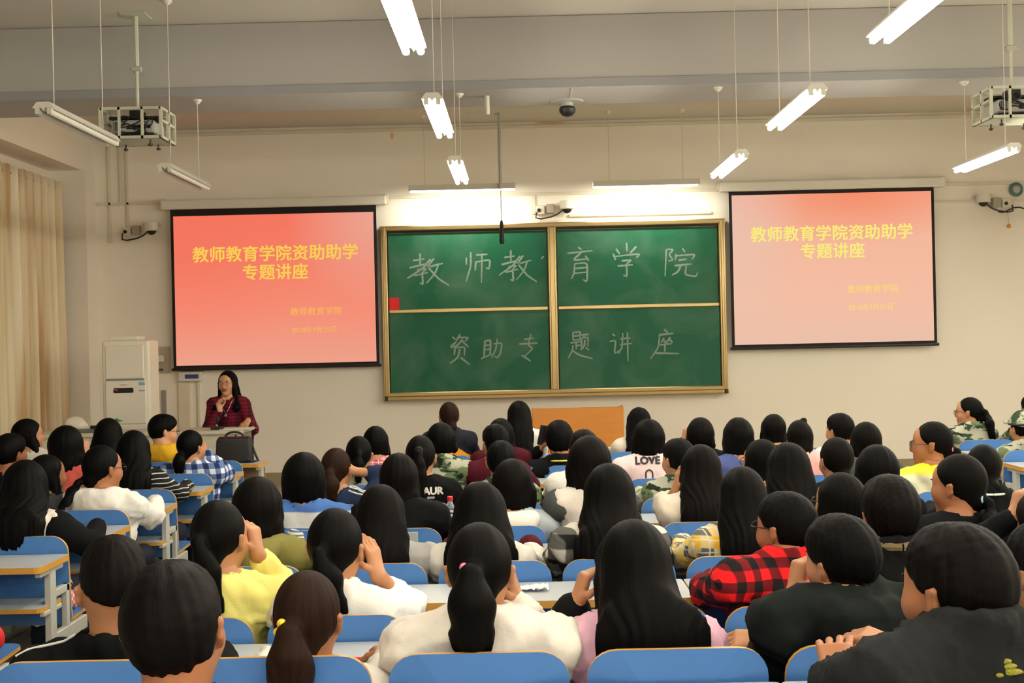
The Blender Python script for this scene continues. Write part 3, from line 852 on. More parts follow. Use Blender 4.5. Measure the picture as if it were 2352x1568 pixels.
c = P(203, 996, 11.9)
kb = empty('media_controller', (c.x, 11.9, 0.925)); tag(kb, 'dark media controller lying on the lectern beside the plastic bag', 'controller')
obj('case', box(BM(), -0.13, 0.13, -0.09, 0.09, 0, 0.03, 0.006), mat('panel grey dark', lin(92, 92, 84), 0.5), kb)
obj('monitor_edge', box(BM(), 0.0, 0.16, 0.02, 0.06, 0.03, 0.06, 0.006), M_DARK, kb)

# ------------------------------------------------------------------ orange wooden podium
M_ORANGE = mat('orange plywood', lin(206, 132, 46), 0.5, var=0.10, scale=3, stretch=(1, 1, 6))
pod = empty('wooden_podium', (0.60, 13.3, 0)); tag(pod, 'orange-brown wooden podium standing below the blackboard', 'podium')
a, b = P(1222, 940, 13.1), P(1432, 933, 13.1)
hw = (b.x - a.x) / 2; xc = (a.x + b.x) / 2
pod.location = (xc, 13.1, 0); zt = (a.z + b.z) / 2
obj('back_panel', box(BM(), -hw, hw, 0.0, 0.025, 0.03, zt, 0.004), M_ORANGE, pod)
for s in (-hw, hw - 0.025): obj('side_panel', box(BM(), s, s + 0.025, 0.025, 0.5, 0.03, zt - 0.02), M_ORANGE, pod)
obj('top_panel', box(BM(), -hw + 0.03, hw - 0.03, 0.03, 0.5, zt - 0.05, zt - 0.025), M_ORANGE, pod)
obj('foot_rail', box(BM(), -hw + 0.05, hw - 0.05, 0.1, 0.4, 0.0, 0.03), M_ORANGE, pod)
obj('corner_clip', box(BM(), hw - 0.035, hw - 0.005, -0.01, 0.03, zt - 0.005, zt + 0.015), M_ORANGE, pod)

# ------------------------------------------------------------------ desk units
M_TOP = mat('desk laminate pale grey', lin(174, 177, 178), 0.35, var=0.03, scale=5)
M_EDGE = mat('plywood edge ochre', lin(196, 144, 58), 0.35, var=0.08, scale=14)
M_BLUE = mat('blue laminate', (0.058, 0.185, 0.48, 1), 0.32, var=0.05, scale=4)
M_BROWN = mat('desk front board brown', lin(160, 128, 86), 0.5, var=0.06, scale=4)
UW = 1.945; SEATW = UW / 4
def rrect(x0, x1, z0, z1, r_top, r_bot, n=6):
    pts = []
    for (cx, cz, r, a0) in ((x1 - r_bot, z0 + r_bot, r_bot, -90), (x1 - r_top, z1 - r_top, r_top, 0), (x0 + r_top, z1 - r_top, r_top, 90), (x0 + r_bot, z0 + r_bot, r_bot, 180)):
        for k in range(n + 1):
            a = math.radians(a0 + 90 * k / n)
            pts.append((cx + r * math.cos(a), cz + r * math.sin(a)))
    return pts
def plate(outline, y0, y1, mface, medge, bulge=None):
    """flat board: two faces in one material and the rim in another; bulge bends it"""
    bm = BM()
    n = len(outline)
    cx = sum(p[0] for p in outline) / n; cz = sum(p[1] for p in outline) / n
    def at(p, y):
        return (p[0], y + (bulge(p[0], p[1]) if bulge else 0), p[1])
    rings = []
    for y, s in ((y0, 1), (y1, 1)):
        loops = []
        for f in (1.0, 0.66, 0.33):
            loops.append([bm.verts.new(at((cx + (p[0] - cx) * f, cz + (p[1] - cz) * f), y)) for p in outline])
        ctr = bm.verts.new(at((cx, cz), y))
        for A, B in zip(loops, loops[1:]):
            for k in range(n): bm.faces.new((A[k], A[(k+1) % n], B[(k+1) % n], B[k]))
        for k in range(n): bm.faces.new((loops[-1][k], loops[-1][(k+1) % n], ctr))
        rings.append(loops[0])
    for k in range(n):
        f = bm.faces.new((rings[0][k], rings[0][(k+1) % n], rings[1][(k+1) % n], rings[1][k])); f.material_index = 1
    bmesh.ops.recalc_face_normals(bm, faces=bm.faces[:])
    me = bpy.data.meshes.new('plate'); bm.to_mesh(me); bm.free()
    me.materials.append(mface); me.materials.append(medge)
    return me
def flat_plate(outline, z0, z1, mface, medge):
    me = plate(outline, -z1, -z0, mface, medge)
    for v in me.vertices:
        x, y, z = v.co; v.co = (x, z, -y)
    return me
ME_TOP = flat_plate(rrect(0.003, UW - 0.003, 0.0, 0.355, 0.015, 0.03, 3), 0.732, 0.76, M_TOP, M_EDGE)
ME_SHELF = flat_plate(rrect(0.03, UW - 0.03, 0.07, 0.32, 0.01, 0.02, 2), 0.545, 0.565, M_TOP, M_EDGE)
ME_BACK = plate(rrect(-0.222, 0.222, 0.42, 0.842, 0.075, 0.04), 0.0, 0.016, M_BLUE, M_EDGE,
                lambda x, z: -0.045 * (z - 0.42) / 0.42 + 0.35 * x * x)
ME_SEAT = flat_plate(rrect(-0.21, 0.21, 0.0, 0.37, 0.06, 0.03), 0.0, 0.016, M_BLUE, M_EDGE)
def leg_mesh(with_seat):
    bm = BM()
    box(bm, -0.016, 0.016, 0.16, 0.225, 0.03, 0.732, 0.004)
    box(bm, -0.022, 0.022, 0.02, 0.42, 0.0, 0.035, 0.006)
    box(bm, -0.014, 0.014, 0.05, 0.32, 0.705, 0.732, 0.003)
    box(bm, -0.012, 0.012, 0.09, 0.30, 0.525, 0.545, 0.003)
    if with_seat:
        box(bm, -0.016, 0.016, 0.20, 0.62, 0.36, 0.425, 0.004)
        box(bm, -0.014, 0.014, 0.36, 0.395, 0.40, 0.62, 0.003)
        box(bm, -0.014, 0.014, 0.22, 0.40, 0.585, 0.62, 0.003)
    me = bpy.data.meshes.new('leg'); bm.to_mesh(me); bm.free(); me.materials.append(M_STEEL)
    return me
ME_LEG, ME_LEG0 = leg_mesh(True), leg_mesh(False)
bmx = BM(); box(bmx, 0.03, UW - 0.03, 0.325, 0.34, 0.18, 0.725)
ME_FRONT = bpy.data.meshes.new('front_board'); bmx.to_mesh(ME_FRONT); bmx.free(); ME_FRONT.materials.append(M_BROWN)
# tiny bracket under the overhanging end
def make_unit(front):
    root = empty('desk_bench' if not front else 'front_desk')
    obj('desktop', ME_TOP, None, root)
    obj('shelf', ME_SHELF, None, root)
    if front:
        obj('front_board', ME_FRONT, None, root)
    for x in (0.035, SEATW * 2, UW - 0.035):
        obj('leg', ME_LEG0 if front else ME_LEG, None, root, (x, 0, 0))
    if not front:
        for k in range(4):
            xc_ = SEATW * (k + 0.5)
            o = obj('backrest', ME_BACK, None, root, (xc_, 0.40, 0))
            s = obj('seat', ME_SEAT, None, root, (xc_, 0.44, 0.43)); s.rotation_euler = (math.radians(2), 0, 0)
    return root
proto_b, proto_f = None, None
ROWNAME = {6: 'front row', 5: 'second row', 4: 'third row', 3: 'fourth row', 2: 'fifth row', 1: 'sixth row', 0: 'seventh row', -1: 'eighth row', -2: 'raised ninth row', -3: 'raised tenth row'}
def place_unit(x, y, z, front, label, group):
    global proto_b, proto_f
    if front:
        if proto_f is None: proto_f = o = make_unit(True)
        else: o = copy_tree(proto_f)
    else:
        if proto_b is None: proto_b = o = make_unit(False)
        else: o = copy_tree(proto_b)
    o.location = (x, y, z)
    return tag(o, label, 'desk', group)
XC = [-1.335, -1.335 + UW]
for k in range(-3, 7):
    z = STEP_Z if k <= -2 else 0.0
    for i, x in enumerate(XC):
        place_unit(x, near(k), z, k == 6, '%s desk with %s, %s half of the middle block' % (ROWNAME[k], 'brown front board' if k == 6 else 'four blue seats', ('left', 'right')[i]), 'desk units of the middle block')
for k in range(-1, 7):
    place_unit(-2.11 - UW, near(k), 0.0, k == 6, '%s desk with %s in the left block by the curtain' % (ROWNAME[k], 'brown front board' if k == 6 else 'four blue seats'), 'desk units of the left block')
R_SHIFT = 0.36
for k in range(2, 7):
    place_unit(3.40, near(k) + R_SHIFT, 0.0, k == 6, '%s desk with %s in the right block at the right edge' % (ROWNAME[k], 'brown front board' if k == 6 else 'four blue seats'), 'desk units of the right block')
from mathutils.bvhtree import BVHTree
# ------------------------------------------------------------------ implicit surfaces for figures
class Field:
    """signed distance grid that shapes are blended into; turned into a mesh by surface nets"""
    def __init__(s, lo, hi, h):
        s.lo = np.array(lo, float); s.h = h
        s.n = np.ceil((np.array(hi, float) - s.lo) / h).astype(int) + 1
        s.F = np.full(tuple(s.n), 0.5, np.float32)
    def _sub(s, lo, hi):
        i0 = np.maximum(0, np.floor((np.array(lo) - s.lo) / s.h).astype(int))
        i1 = np.minimum(s.n, np.ceil((np.array(hi) - s.lo) / s.h).astype(int) + 1)
        if np.any(i1 <= i0): return None
        sl = tuple(slice(a, b) for a, b in zip(i0, i1))
        g = [(s.lo[k] + s.h * np.arange(i0[k], i1[k])).astype(np.float32) for k in range(3)]
        return sl, g[0][:, None, None], g[1][None, :, None], g[2][None, None, :]
    def _mix(s, sl, d, k, mode):
        A = s.F[sl]
        if mode == 'u':
            if k > 0:
                hh = np.maximum(k - np.abs(A - d), 0) / k
                s.F[sl] = np.minimum(A, d) - hh * hh * k * 0.25
            else: s.F[sl] = np.minimum(A, d)
        else:
            d = -d if mode == 's' else d
            if k > 0:
                hh = np.maximum(k - np.abs(A - d), 0) / k
                s.F[sl] = np.maximum(A, d) + hh * hh * k * 0.25
            else: s.F[sl] = np.maximum(A, d)
    def cap(s, a, b, ra, rb, k=0.02, sc=(1, 1, 1), mode='u'):
        a = np.array(a, float); b = np.array(b, float); sc = np.array(sc, float)
        m = max(ra, rb); pad = (m + k) / sc + 2 * s.h + 0.01
        r = s._sub(np.minimum(a, b) - pad, np.maximum(a, b) + pad)
        if r is None: return
        sl, x, y, z = r
        ba = (b - a) * sc; L = float(ba @ ba) + 1e-12
        qx, qy, qz = (x - a[0]) * sc[0], (y - a[1]) * sc[1], (z - a[2]) * sc[2]
        t = np.clip((qx * ba[0] + qy * ba[1] + qz * ba[2]) / L, 0, 1)
        d = np.sqrt((qx - t * ba[0]) ** 2 + (qy - t * ba[1]) ** 2 + (qz - t * ba[2]) ** 2) - (ra + (rb - ra) * t)
        s._mix(sl, d / max(sc), k, mode)
    def ell(s, c, r, R=None, k=0.02, mode='u'):
        c = np.array(c, float); r = np.array(r, float)
        pad = (r.max() if R is not None else r) + k + 2 * s.h + 0.005
        q = s._sub(c - pad, c + pad)
        if q is None: return
        sl, x, y, z = q
        x, y, z = x - c[0], y - c[1], z - c[2]
        if R is not None:
            x, y, z = (R[0][0]*x + R[1][0]*y + R[2][0]*z, R[0][1]*x + R[1][1]*y + R[2][1]*z, R[0][2]*x + R[1][2]*y + R[2][2]*z)
        k0 = np.sqrt((x/r[0])**2 + (y/r[1])**2 + (z/r[2])**2)
        k1 = np.sqrt((x/r[0]**2)**2 + (y/r[1]**2)**2 + (z/r[2]**2)**2) + 1e-6
        s._mix(sl, k0 * (k0 - 1) / k1, k, mode)
    def half(s, n, p, k=0.01, mode='i'):
        """keep the side of the plane against n"""
        r = s._sub(s.lo - 1, s.lo + s.n * s.h + 1)
        sl, x, y, z = r
        s._mix(sl, (x - p[0]) * n[0] + (y - p[1]) * n[1] + (z - p[2]) * n[2], k, mode)
    def mesh(s):
        F = s.F
        F[0], F[-1] = 0.5, 0.5; F[:, 0], F[:, -1] = 0.5, 0.5; F[:, :, 0], F[:, :, -1] = 0.5, 0.5
        I = F < 0
        c = I.astype(np.int8)
        S = c[:-1, :-1, :-1] + c[1:, :-1, :-1] + c[:-1, 1:, :-1] + c[1:, 1:, :-1] + c[:-1, :-1, 1:] + c[1:, :-1, 1:] + c[:-1, 1:, 1:] + c[1:, 1:, 1:]
        act = (S > 0) & (S < 8)
        ijk = np.argwhere(act)
        if len(ijk) == 0: return np.zeros((0, 3)), np.zeros((0, 4), int)
        idx = np.full(act.shape, -1, np.int32); idx[act] = np.arange(len(ijk))
        off = np.array([(a, b, d) for a in (0, 1) for b in (0, 1) for d in (0, 1)])
        V = np.stack([F[ijk[:, 0] + o[0], ijk[:, 1] + o[1], ijk[:, 2] + o[2]] for o in off], 1).astype(np.float64)
        acc = np.zeros((len(ijk), 3)); cnt = np.zeros(len(ijk))
        for a in range(8):
            for b in range(a + 1, 8):
                if np.abs(off[a] - off[b]).sum() != 1: continue
                m = (V[:, a] < 0) != (V[:, b] < 0)
                t = V[m, a] / (V[m, a] - V[m, b])
                acc[m] += off[a] + t[:, None] * (off[b] - off[a]); cnt[m] += 1
        P_ = s.lo + s.h * (ijk + acc / cnt[:, None])
        quads = []
        for ax in range(3):
            u, v = [(1, 2), (2, 0), (0, 1)][ax]
            A = np.moveaxis(I, ax, 0)
            ch = A[:-1] != A[1:]
            ch = np.moveaxis(ch, 0, ax)
            e = np.argwhere(ch)
            e = e[(e[:, u] > 0) & (e[:, v] > 0)]
            if len(e) == 0: continue
            fl = I[e[:, 0], e[:, 1], e[:, 2]]
            def gi(du, dv):
                q = e.copy(); q[:, u] -= du; q[:, v] -= dv
                return idx[q[:, 0], q[:, 1], q[:, 2]]
            Q = np.stack([gi(1, 1), gi(0, 1), gi(0, 0), gi(1, 0)], 1)
            Q[~fl] = Q[~fl][:, ::-1]
            quads.append(Q)
        return P_, np.concatenate(quads)

def np_mesh(name, parts):
    """parts: list of (verts, quads, material index)"""
    vs, qs, ms, o = [], [], [], 0
    for v, q, m in parts:
        if len(v) == 0: continue
        vs.append(v); qs.append(q + o); o += len(v)
        ms.append(np.full(len(q), m, np.int32) if np.isscalar(m) else m)
    v = np.concatenate(vs).astype(np.float32); q = np.concatenate(qs).astype(np.int32); mi = np.concatenate(ms)
    me = bpy.data.meshes.new(name)
    me.vertices.add(len(v)); me.vertices.foreach_set('co', v.ravel())
    me.loops.add(q.size); me.loops.foreach_set('vertex_index', q.ravel())
    me.polygons.add(len(q)); me.polygons.foreach_set('loop_start', np.arange(0, q.size, 4, dtype=np.int32))
    me.polygons.foreach_set('material_index', mi.astype(np.int32))
    me.polygons.foreach_set('use_smooth', np.ones(len(q), bool))
    me.update(calc_edges=True); me.validate()
    return me
def vnormals(v, q):
    n = np.cross(v[q[:, 2]] - v[q[:, 0]], v[q[:, 3]] - v[q[:, 1]])
    out = np.zeros_like(v)
    for k in range(4): np.add.at(out, q[:, k], n)
    return out / (np.linalg.norm(out, axis=1, keepdims=True) + 1e-9)
def ball(c, r, R=None, nu=10, nv=6):
    vs, qs = [], []
    for j in range(nv + 1):
        th = math.pi * (0.02 + 0.96 * j / nv)
        for i in range(nu):
            a = 2 * math.pi * i / nu
            vs.append((r[0] * math.sin(th) * math.cos(a), r[1] * math.cos(th), r[2] * math.sin(th) * math.sin(a)))
    for j in range(nv):
        for i in range(nu):
            qs.append((j * nu + i, (j + 1) * nu + i, (j + 1) * nu + (i + 1) % nu, j * nu + (i + 1) % nu))
    v = np.array(vs)
    if R is not None: v = v @ np.array(R).T
    return v + np.array(c), np.array(qs)

# ------------------------------------------------------------------ figure materials
def skin_mat(name, col):
    m = mat(name, col, 0.5, var=0.06, scale=18, spec=0.35)
    b = m.node_tree.nodes['Principled BSDF']
    return m
M_SKIN = skin_mat('skin', lin(172, 120, 84))
M_SKIN2 = skin_mat('skin tan', lin(156, 102, 68))
M_SKIN3 = skin_mat('skin fair', lin(196, 146, 110))
M_LIP = mat('lips', lin(150, 62, 58), 0.4)
M_EYEW = mat('eye white', lin(225, 220, 212), 0.25)
M_EYED = mat('eye iris', lin(24, 16, 12), 0.15)
def hair_mat(name, col, hi):
    m, nt, b = new_mat(name)
    at = nt.nodes.new('ShaderNodeAttribute'); at.attribute_name = 'strand'
    n = nt.nodes.new('ShaderNodeTexNoise'); n.inputs['Scale'].default_value = 1.0; n.inputs['Detail'].default_value = 3
    nt.links.new(at.outputs['Vector'], n.inputs['Vector'])
    r = nt.nodes.new('ShaderNodeValToRGB')
    r.color_ramp.elements[0].position = 0.35; r.color_ramp.elements[0].color = col
    r.color_ramp.elements[1].position = 0.75; r.color_ramp.elements[1].color = hi
    nt.links.new(n.outputs['Fac'], r.inputs[0]); nt.links.new(r.outputs[0], b.inputs['Base Color'])
    bp = nt.nodes.new('ShaderNodeBump'); bp.inputs['Strength'].default_value = 0.35; bp.inputs['Distance'].default_value = 0.003
    nt.links.new(n.outputs['Fac'], bp.inputs['Height']); nt.links.new(bp.outputs[0], b.inputs['Normal'])
    b.inputs['Roughness'].default_value = 0.55
    b.inputs['Specular IOR Level'].default_value = 0.06
    return m
H_BLACK = hair_mat('black hair', lin(5, 4, 4), lin(10, 9, 8))
H_DARK = hair_mat('dark brown hair', lin(7, 5, 5), lin(14, 10, 8))
H_BROWN = hair_mat('brown hair', lin(26, 15, 10), lin(46, 29, 20))
def cloth(name, rgb, k=1.0, rough=0.85, bump=0.12):
    return mat('cloth ' + name, lin(*rgb, k=k), rough, var=0.06, scale=10, bump=bump, bscale=120, spec=0.08)
def band(nt, src, period, duty, ofs=0.0, soft=0.04):
    a = nt.nodes.new('ShaderNodeMath'); a.operation = 'MULTIPLY_ADD'; a.inputs[1].default_value = 1 / period; a.inputs[2].default_value = ofs
    nt.links.new(src, a.inputs[0])
    f = nt.nodes.new('ShaderNodeMath'); f.operation = 'FRACT'; nt.links.new(a.outputs[0], f.inputs[0])
    g = nt.nodes.new('ShaderNodeMapRange'); g.interpolation_type = 'SMOOTHSTEP'
    g.inputs[1].default_value = duty - soft; g.inputs[2].default_value = duty + soft
    nt.links.new(f.outputs[0], g.inputs[0])
    return g.outputs[0]
def pat_base(name):
    m, nt, b = new_mat('cloth ' + name)
    b.inputs['Roughness'].default_value = 0.85; b.inputs['Specular IOR Level'].default_value = 0.2
    tc = nt.nodes.new('ShaderNodeTexCoord'); sp = nt.nodes.new('ShaderNodeSeparateXYZ')
    n = nt.nodes.new('ShaderNodeTexNoise'); n.inputs['Scale'].default_value = 6
    nt.links.new(tc.outputs['Object'], n.inputs['Vector'])
    mv = nt.nodes.new('ShaderNodeVectorMath'); mv.operation = 'MULTIPLY_ADD'; mv.inputs[1].default_value = (0.03,) * 3
    nt.links.new(n.outputs['Color'], mv.inputs[0]); nt.links.new(tc.outputs['Object'], mv.inputs[2])
    nt.links.new(mv.outputs[0], sp.inputs[0])
    return m, nt, b, tc, sp
def mixc(nt, fac, a, b):
    mx = nt.nodes.new('ShaderNodeMix'); mx.data_type = 'RGBA'
    nt.links.new(fac, mx.inputs['Factor'])
    for s, v in (('A', a), ('B', b)):
        if isinstance(v, tuple): mx.inputs[s].default_value = v
        else: nt.links.new(v, mx.inputs[s])
    return mx.outputs['Result']
def plaid(name, light, mid, dark, px, pz, duty=0.5, fine=None):
    m, nt, b, tc, sp = pat_base(name)
    ad = nt.nodes.new('ShaderNodeMath'); ad.operation = 'MULTIPLY_ADD'; ad.inputs[1].default_value = 0.7
    nt.links.new(sp.outputs['Y'], ad.inputs[0]); nt.links.new(sp.outputs['X'], ad.inputs[2])
    bx, bz = band(nt, ad.outputs[0], px, duty), band(nt, sp.outputs['Z'], pz, duty)
    col = mixc(nt, bz, mixc(nt, bx, light, mid), mixc(nt, bx, mid, dark))
    if fine:
        col = mixc(nt, band(nt, ad.outputs[0], px / 2, 0.9, 0.3), col, fine)
        col = mixc(nt, band(nt, sp.outputs['Z'], pz / 2, 0.9, 0.3), col, fine)
    nt.links.new(col, b.inputs['Base Color'])
    return m
def stripes(name, a, c, period, duty, axis='Z', ofs=0.0):
    m, nt, b, tc, sp = pat_base(name)
    nt.links.new(mixc(nt, band(nt, sp.outputs[axis], period, duty, ofs), a, c), b.inputs['Base Color'])
    return m
def camo():
    m, nt, b, tc, sp = pat_base('camouflage')
    col = lin(168, 168, 148)
    for sc_, th, c, of in ((9, 0.52, lin(96, 112, 78), 0), (11, 0.56, lin(46, 70, 48), 5), (14, 0.60, lin(30, 34, 28), 9)):
        n = nt.nodes.new('ShaderNodeTexNoise'); n.inputs['Scale'].default_value = sc_; n.inputs['Detail'].default_value = 3
        mp = nt.nodes.new('ShaderNodeMapping'); mp.inputs['Location'].default_value = (of, of * 2, of); mp.inputs['Scale'].default_value = (0.7, 1, 1.5)
        nt.links.new(tc.outputs['Object'], mp.inputs[0]); nt.links.new(mp.outputs[0], n.inputs['Vector'])
        g = nt.nodes.new('ShaderNodeMapRange'); g.inputs[1].default_value = th - 0.01; g.inputs[2].default_value = th + 0.01
        nt.links.new(n.outputs['Fac'], g.inputs[0])
        col = mixc(nt, g.outputs[0], col, c)
    nt.links.new(col, b.inputs['Base Color'])
    return m
C = dict(
    black=cloth('black', (15, 16, 17)), blackg=cloth('black green', (20, 24, 23)), charcoal=cloth('charcoal', (34, 35, 37)), slate=cloth('slate jacket', (29, 30, 31)),
    white=cloth('white', (222, 219, 210)), cream=cloth('cream', (214, 202, 184)), ivory=cloth('ivory', (212, 204, 192)), offw=cloth('off white', (204, 198, 186)),
    grey=cloth('grey', (160, 158, 152)), dgrey=cloth('dark grey', (70, 72, 72)), yellow=cloth('pale yellow', (232, 222, 128)), olive=cloth('olive', (120, 114, 62)),
    mustard=cloth('mustard', (204, 158, 38)), navy=cloth('navy', (34, 46, 72)), navyd=cloth('dark navy', (26, 28, 38)), blue=cloth('blue violet', (78, 90, 140)),
    salmon=cloth('salmon red', (202, 92, 80)), pink=cloth('pink', (226, 168, 164)), mauve=cloth('mauve pink', (206, 160, 176)), maroon=cloth('maroon', (72, 22, 32)),
    rust=cloth('rust brown', (140, 78, 48)), denim=cloth('denim pale', (164, 172, 178)), dnav=cloth('trousers navy', (36, 40, 52)), amber=cloth('amber', (222, 150, 40)),
    shoe=cloth('shoes', (60, 58, 58)), jean=cloth('jeans', (58, 72, 100)),
    redplaid=plaid('red black plaid', lin(226, 26, 30), lin(100, 14, 20), lin(22, 18, 20), 0.07, 0.07),
    bwplaid=plaid('black white plaid', lin(206, 200, 188), lin(90, 90, 86), lin(18, 18, 18), 0.115, 0.115),
    blueplaid=plaid('blue white plaid', lin(214, 220, 228), lin(96, 116, 160), lin(30, 44, 84), 0.085, 0.075),
    yelplaid=plaid('yellow plaid', lin(230, 178, 50), lin(214, 190, 130), lin(96, 96, 92), 0.10, 0.095, 0.5, lin(210, 204, 186)),
    wineplaid=plaid('wine plaid', lin(118, 20, 38), lin(84, 16, 34), lin(52, 12, 30), 0.13, 0.035, 0.55),
    pinkplaid=plaid('pink plaid', lin(230, 150, 150), lin(214, 112, 116), lin(196, 82, 90), 0.09, 0.09, 0.5, lin(240, 214, 210)),
    bstripe=stripes('blue grey stripes', lin(186, 188, 186), lin(66, 104, 168), 0.125, 0.56, 'Z', 0.25),
    nstripe=stripes('black white thin stripes', lin(26, 26, 28), lin(196, 192, 180), 0.030, 0.80),
    yelwhite=plaid('yellow white blocks', lin(236, 232, 196), lin(234, 222, 70), lin(238, 218, 30), 0.22, 0.26, 0.5),
    camo=camo(),
)
M_GLASSF = mat('spectacle frame black', lin(26, 24, 26), 0.3)

# ------------------------------------------------------------------ the figure builder
def V3(*a): return np.array(a, float)
def unit(v): return v / (np.linalg.norm(v) + 1e-9)
def two_bone(S, Wt, L1, L2, pole):
    d = Wt - S; D = np.linalg.norm(d)
    D2 = min(D, (L1 + L2) * 0.995)
    u = unit(d); Wt = S + u * D2
    a = (L1 * L1 - L2 * L2 + D2 * D2) / (2 * D2)
    hh = math.sqrt(max(L1 * L1 - a * a, 0))
    pl = pole - u * (pole @ u)
    return S + u * a + unit(pl) * hh, Wt
def hand_prims(Wp, d, n, side, curl, spread=1.0, sz=1.0):
    """wrist, finger direction, palm normal, +1 when the thumb lies to cross(d,n); returns capsules"""
    d = unit(d); n = unit(n - d * (n @ d)); s = np.cross(d, n) * side
    out = []
    for k, wdt in enumerate((-0.026, -0.009, 0.009, 0.026)):
        out.append((Wp + d * 0.01 + s * wdt * 0.6, Wp + d * 0.085 * sz + s * wdt * sz, 0.015, 0.0125, 0.012))
    lens = ((0.040, 0.025, 0.020), (0.045, 0.029, 0.022), (0.042, 0.027, 0.021), (0.033, 0.020, 0.018))
    order = (0.028, 0.0095, -0.0095, -0.028)      # index next to the thumb
    for k in range(4):
        p = Wp + d * 0.088 * sz + s * order[k] * sz
        ang = 0.0
        for j in range(3):
            ang += curl * (0.8, 1.0, 0.7)[j] * (1 + 0.12 * k)
            dd = d * math.cos(ang) + n * math.sin(ang) + s * (order[k] * 4.0 * spread * (1 if j == 0 else 0.4))
            q = p + unit(dd) * lens[k][j] * sz
            out.append((p, q, 0.0092 - 0.0009 * j, 0.0085 - 0.0011 * j, 0.004))
            p = q
    p = Wp + d * 0.022 + s * 0.022
    for j, (L, da, dn) in enumerate(((0.040, 0.75, 0.25), (0.032, 0.35, 0.35 + 0.3 * curl), (0.024, 0.05, 0.3 + 0.4 * curl))):
        q = p + unit(d * (1 - da * 0.6) + s * da + n * dn) * L * sz
        out.append((p, q, 0.0125 - 0.0018 * j, 0.0108 - 0.0016 * j, 0.006))
        p = q
    return out

def head_R(yaw, pitch=0.0, roll=0.0):
    return np.array((Matrix.Rotation(math.radians(yaw), 3, 'Z') @ Matrix.Rotation(math.radians(roll), 3, 'Y') @ Matrix.Rotation(math.radians(-pitch), 3, 'X')))
LEG_CACHE = {}
def leg_meshes(kind):
    if kind in LEG_CACHE: return LEG_CACHE[kind]
    f = Field((-0.26, -0.2, 0.0), (0.26, 0.6, 1.05), 0.017)
    g = Field((-0.26, -0.2, -0.02), (0.26, 0.75, 0.25), 0.012)
    for s in (-1, 1):
        if kind == 'sit':
            hp, kn, an = V3(s * 0.085, 0.0, 0.515), V3(s * 0.10, 0.36, 0.475), V3(s * 0.10, 0.30, 0.09)
        else:
            hp, kn, an = V3(s * 0.085, 0.0, 0.84), V3(s * 0.09, 0.03, 0.47), V3(s * 0.09, -0.02, 0.09)
        f.cap(hp, kn, 0.082, 0.066, 0.03); f.cap(kn, an, 0.064, 0.05, 0.02)
        g.cap(an + V3(0, -0.03, -0.045), an + V3(0, 0.13, -0.055), 0.042, 0.036, 0.02, (1, 1, 1.1)); g.cap(an + V3(0, 0, 0.0), an + V3(0, -0.01, -0.04), 0.045, 0.042, 0.02)
    hz = 0.53 if kind == 'sit' else 0.88
    f.ell((0, -0.01, hz), (0.165, 0.115, 0.10 if kind == 'sit' else 0.13), k=0.04)
    if kind == 'sit': f.half((0, 0, -1), (0, 0, 0.447), 0.005) if False else None
    r = []
    for nm, fld in (('trousers', f), ('shoes', g)):
        v, q = fld.mesh(); r.append(np_mesh(nm, [(v, q, 0)]))
    LEG_CACHE[kind] = r
    return r

